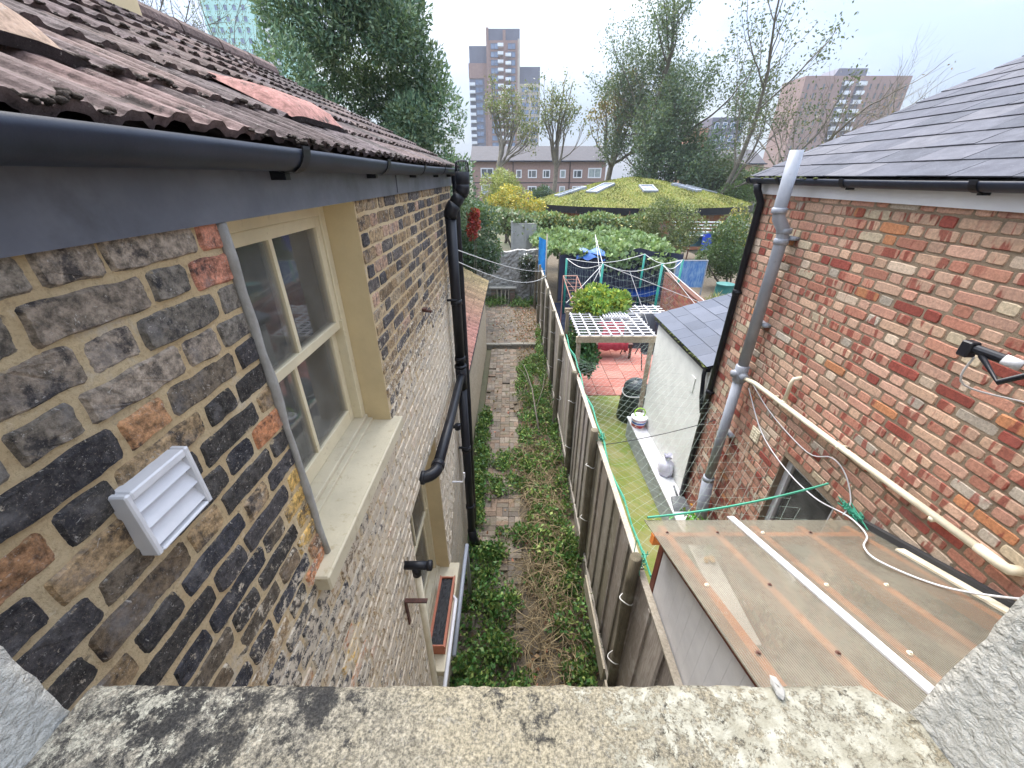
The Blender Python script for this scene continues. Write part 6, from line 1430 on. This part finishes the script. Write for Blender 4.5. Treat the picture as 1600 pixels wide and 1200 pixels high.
climber('bramble_hedge', 'pale green hedge over the concrete wall at the end of the alley', 'hedge', s3, 2600, .17, .7, [(.10, .16, .08), (.15, .20, .10), (.20, .20, .12)], 83, ((.2, 21.5, G), [((x, 21.5, G), (x, 21.5, -2.0)) for x in (-.8, .3, 1.2)]), .2)
shrub('vine', 'yellow green vine heaped over the back corner of the pergola', 'vine', (1.35, 8.4, YG), (1.85, 8.4, -2.42), (.6, .5, .22), 34, .10, .22, 5600, .075, .8, [(.16, .28, .06), (.24, .34, .07), (.10, .20, .045), (.36, .38, .06)], 84, 4, up=.8)
shrub('climbing_plant', 'dark green climber on the fence inside the pergola', 'climbing plant', (1.5, 8.4, YG), (1.62, 8.5, -3.45), (.26, .9, .7), 26, .14, .26, 4500, .09, .7, [(.04, .11, .04), (.06, .14, .05), (.03, .08, .03)], 85, 4)
shrub('climbing_plant', 'trailing wall plant with white flowers at the right end of the rubble wall', 'climbing plant', (.9, 17.4, G), (.75, 17.45, -3.7), (.35, .12, .75), 14, .12, .22, 1500, .10, .6, [(.04, .07, .04), (.06, .09, .05), (.10, .09, .08), (.5, .5, .48)], 86, 4)
# glasshouse and clutter far right
gh = thing('cold_frame', 'low glazed cold frame with blue cloths hung on it, under the dome roof eaves', 'cold frame', (12, 25.5, G))
m_ = MB(); m_.box(10.2, 14.6, 24.6, 26.6, -3.75, -3.15); m_.build('body', simple('teal boards', (.05, .15, .15), (.10, .2, .2), 2, .6, .1), gh)
m_ = MB()
for k in range(5): m_.bar((10.1, 24.4 + k * .55, -3.10 + k * .13), (14.7, 24.4 + k * .55, -3.10 + k * .13), .38, .03)
m_.build('glazing', simple('pale glazing', (.5, .53, .54), (.3, .34, .36), 1.5, .2, 0), gh)
for x0_, x1_, nm, cc in ((11.1, 11.75, 'blue cloth far', (.03, .08, .55)), (12.2, 12.8, 'navy cloth far', (.02, .03, .12))):
    m_ = MB(); vs = [(x0_ + (x1_ - x0_) * i / 6, 24.1 + .05 * math.sin(i * 2.0 + j), -2.95 - .25 * j) for j in range(5) for i in range(7)]; m_.mesh(vs, [(j * 7 + i, j * 7 + i + 1, (j + 1) * 7 + i + 1, (j + 1) * 7 + i) for j in range(4) for i in range(6)]); m_.build('cloth', colmat(nm, cc, .8), gh, smooth=True)
for x in (10.3, 12.0, 14.4): m_ = MB(); m_.tube([(x, 24.0, G), (x + .1, 24.0, -2.0)], .04, 6); m_.build('pole', M['iron'], gh)
m_ = MB(); m_.tube([(11.95, 23.2, G), (12.75, 24.6, -1.55)], .05, 6); tag(m_.build('leaning_pole', M['iron']), 'dark leaning pole in front of the cold frame', 'pole')

# ---------------------------------------------------------------- growth in the alley
rng = random.Random(90); rg = np.random.default_rng(90)
def ground_z(y): return G + (.11 if y > 12.5 else 0)
def clumpset(spots, n_per, size, asp, pal, up, hs):
    P_ = []; T_ = []
    for (x, y, r, h) in spots:
        k = int(n_per * r / .2); a = rg.uniform(0, 6.28, k); q = r * np.sqrt(rg.random(k)); hh = h * (1 - (q / r) ** 2 * .7) * rg.random(k) ** .6
        P_.append(np.stack([x + q * np.cos(a), y + q * np.sin(a), ground_z(y) + .01 + hh], 1)); T_.append(np.full(k, rg.uniform(.7, 1.3)))
    P_ = np.concatenate(P_); T_ = np.concatenate(T_)[:, None]
    V, F = leaf_arrays(P_, np.array([0, 0, up]), size, asp, rg, .12); return V, F, np.clip(pick_cols(rg, len(F), pal, .25) * T_, 0, 1)
sp_ = []
for i in range(120):                                           # weeds at the near end, along both walls and down the middle
    y = rng.uniform(1.6, 4.6); x = rng.choice([rng.uniform(-.68, -.1), rng.uniform(-.68, .15), rng.uniform(.55, 1.0)]); sp_.append((x, y, rng.uniform(.08, .22), rng.uniform(.12, .42)))
for i in range(85): y = rng.uniform(4.6, 8.0); sp_.append((rng.uniform(-.72, -.56), y, rng.uniform(.06, .16), rng.uniform(.1, .4)))
for i in range(120): y = rng.uniform(3.4, 11.5); sp_.append((rng.uniform(.22, .8), y, rng.uniform(.08, .24), rng.uniform(.1, .32)))
for i in range(60): y = rng.uniform(3.5, 13.5); sp_.append((rng.uniform(.86, 1.0), y, rng.uniform(.06, .16), rng.uniform(.15, .5)))
for i in range(34): sp_.append((rng.uniform(-.6, .35), rng.uniform(5.4, 6.6), rng.uniform(.08, .2), rng.uniform(.1, .25)))
for i in range(40): sp_.append((rng.uniform(-1.6, 1.0), rng.uniform(16.6, 17.4), rng.uniform(.12, .25), rng.uniform(.15, .55)))
V, F, c_ = clumpset(sp_, 120, .058, .62, [(.06, .15, .04), (.085, .19, .05), (.04, .10, .03), (.15, .23, .065), (.22, .28, .08)], .8, 1)
o = np_mesh('weeds', V, F, M['leaf'], col=c_); tag(o, 'leafy green weeds spread along both edges of the alley', 'weeds', kind='stuff')
m_ = MB()
def stalk(x, y, L, h, mi=0):
    a = rng.gauss(0, 1.1) + (0 if rng.random() < .6 else 3.14); n = 5; c = rng.choice([(.44, .35, .20), (.36, .28, .165), (.52, .43, .27), (.28, .215, .13)]); q = rng.uniform(.7, 1.15); pts = []; bend = rng.uniform(-1.6, 1.6)
    for i in range(n + 1):
        t_ = i / n; aa = a + bend * t_; pts.append((x + L * t_ * math.cos(aa), y + L * t_ * math.sin(aa), ground_z(y) + .02 + h * math.sin(math.pi * min(1, t_ * .9 + .06)) + rng.uniform(0, .015)))
    if any(not (-.69 < p[0] < 1.02) for p in pts): return
    m_.tube(pts, [rng.uniform(.0025, .0055)] * n + [.0015], 4, 0, tuple(k * q for k in c), cap=False)
cl = [(rng.uniform(.3, .85), rng.uniform(2.2, 6.5)) for _ in range(34)]
for i in range(1450):
    if i < 1300: c = rng.choice(cl); x, y = c[0] + rng.gauss(0, .14), c[1] + rng.gauss(0, .22)
    else: x, y = rng.uniform(.25, .95), rng.uniform(6.5, 12.3)
    stalk(x, y, rng.uniform(.15, .62), rng.uniform(.01, .22))
tag(m_.build('dry_stalks', M['straw']), 'tangle of dead straw coloured stalks heaped down the middle of the alley', 'dead stalks', kind='stuff')
n = 2600; P_ = np.stack([rg.uniform(-.1, 1.0, n), rg.uniform(2, 16.5, n), np.zeros(n)], 1); P_[:, 2] = np.where(P_[:, 1] > 12.5, G + .145, G + .012) + rg.uniform(0, .03, n); P_[:250, 0] = rg.uniform(-.68, .3, 250); P_[250:1700, 0] = rg.uniform(.2, 1.0, 1450); P_[1700:, 1] = rg.uniform(12.7, 16.5, n - 1700); P_[1700:, 0] = rg.beta(2.2, 1.2, n - 1700) * 1.9 - .9
V, F = leaf_arrays(P_, np.array([0, 0, .1]), .075, .6, rg, .12); tag(np_mesh('fallen_leaves', V, F, M['leaf'], col=pick_cols(rg, n, [(.22, .12, .06), (.30, .19, .10), (.16, .10, .06), (.36, .14, .09)])), 'brown fallen leaves scattered over the alley and far patio', 'fallen leaves', kind='stuff')
m_ = MB(); m_.tube([(.62, 7.2, G + .05), (.55, 7.8, G + .35), (.50, 8.6, G + .5), (.42, 9.6, G + .42), (.35, 10.6, G + .2), (.2, 11.2, G + .05)], [.018, .017, .015, .012, .01, .006], 7)
m_.tube([(.55, 7.8, G + .35), (.75, 8.4, G + .6), (.85, 9.1, G + .65)], [.012, .009, .005], 6); m_.tube([(.50, 8.6, G + .5), (.3, 9.3, G + .6), (.15, 9.9, G + .5)], [.01, .007, .004], 6)
tag(m_.build('fallen_branch', M['bark'], smooth=True), 'long dead branch lying down the middle of the alley', 'branch')

# ---------------------------------------------------------------- the grey autumn air
m_ = MB(); m_.box(-420, 420, -60, 420, G - 1.2, 92); hz = m_.build('haze', []); hz['kind'] = 'stuff'; hz['label'] = 'thin pale autumn haze'
hm = bpy.data.materials.new('haze'); hm.use_nodes = True; hm.node_tree.nodes.clear()
ho = hm.node_tree.nodes.new('ShaderNodeOutputMaterial'); hv = hm.node_tree.nodes.new('ShaderNodeVolumePrincipled')
hv.inputs['Color'].default_value = (.82, .88, .96, 1); hv.inputs['Density'].default_value = .0004; hm.node_tree.links.new(hv.outputs[0], ho.inputs['Volume']); hz.data.materials.append(hm)
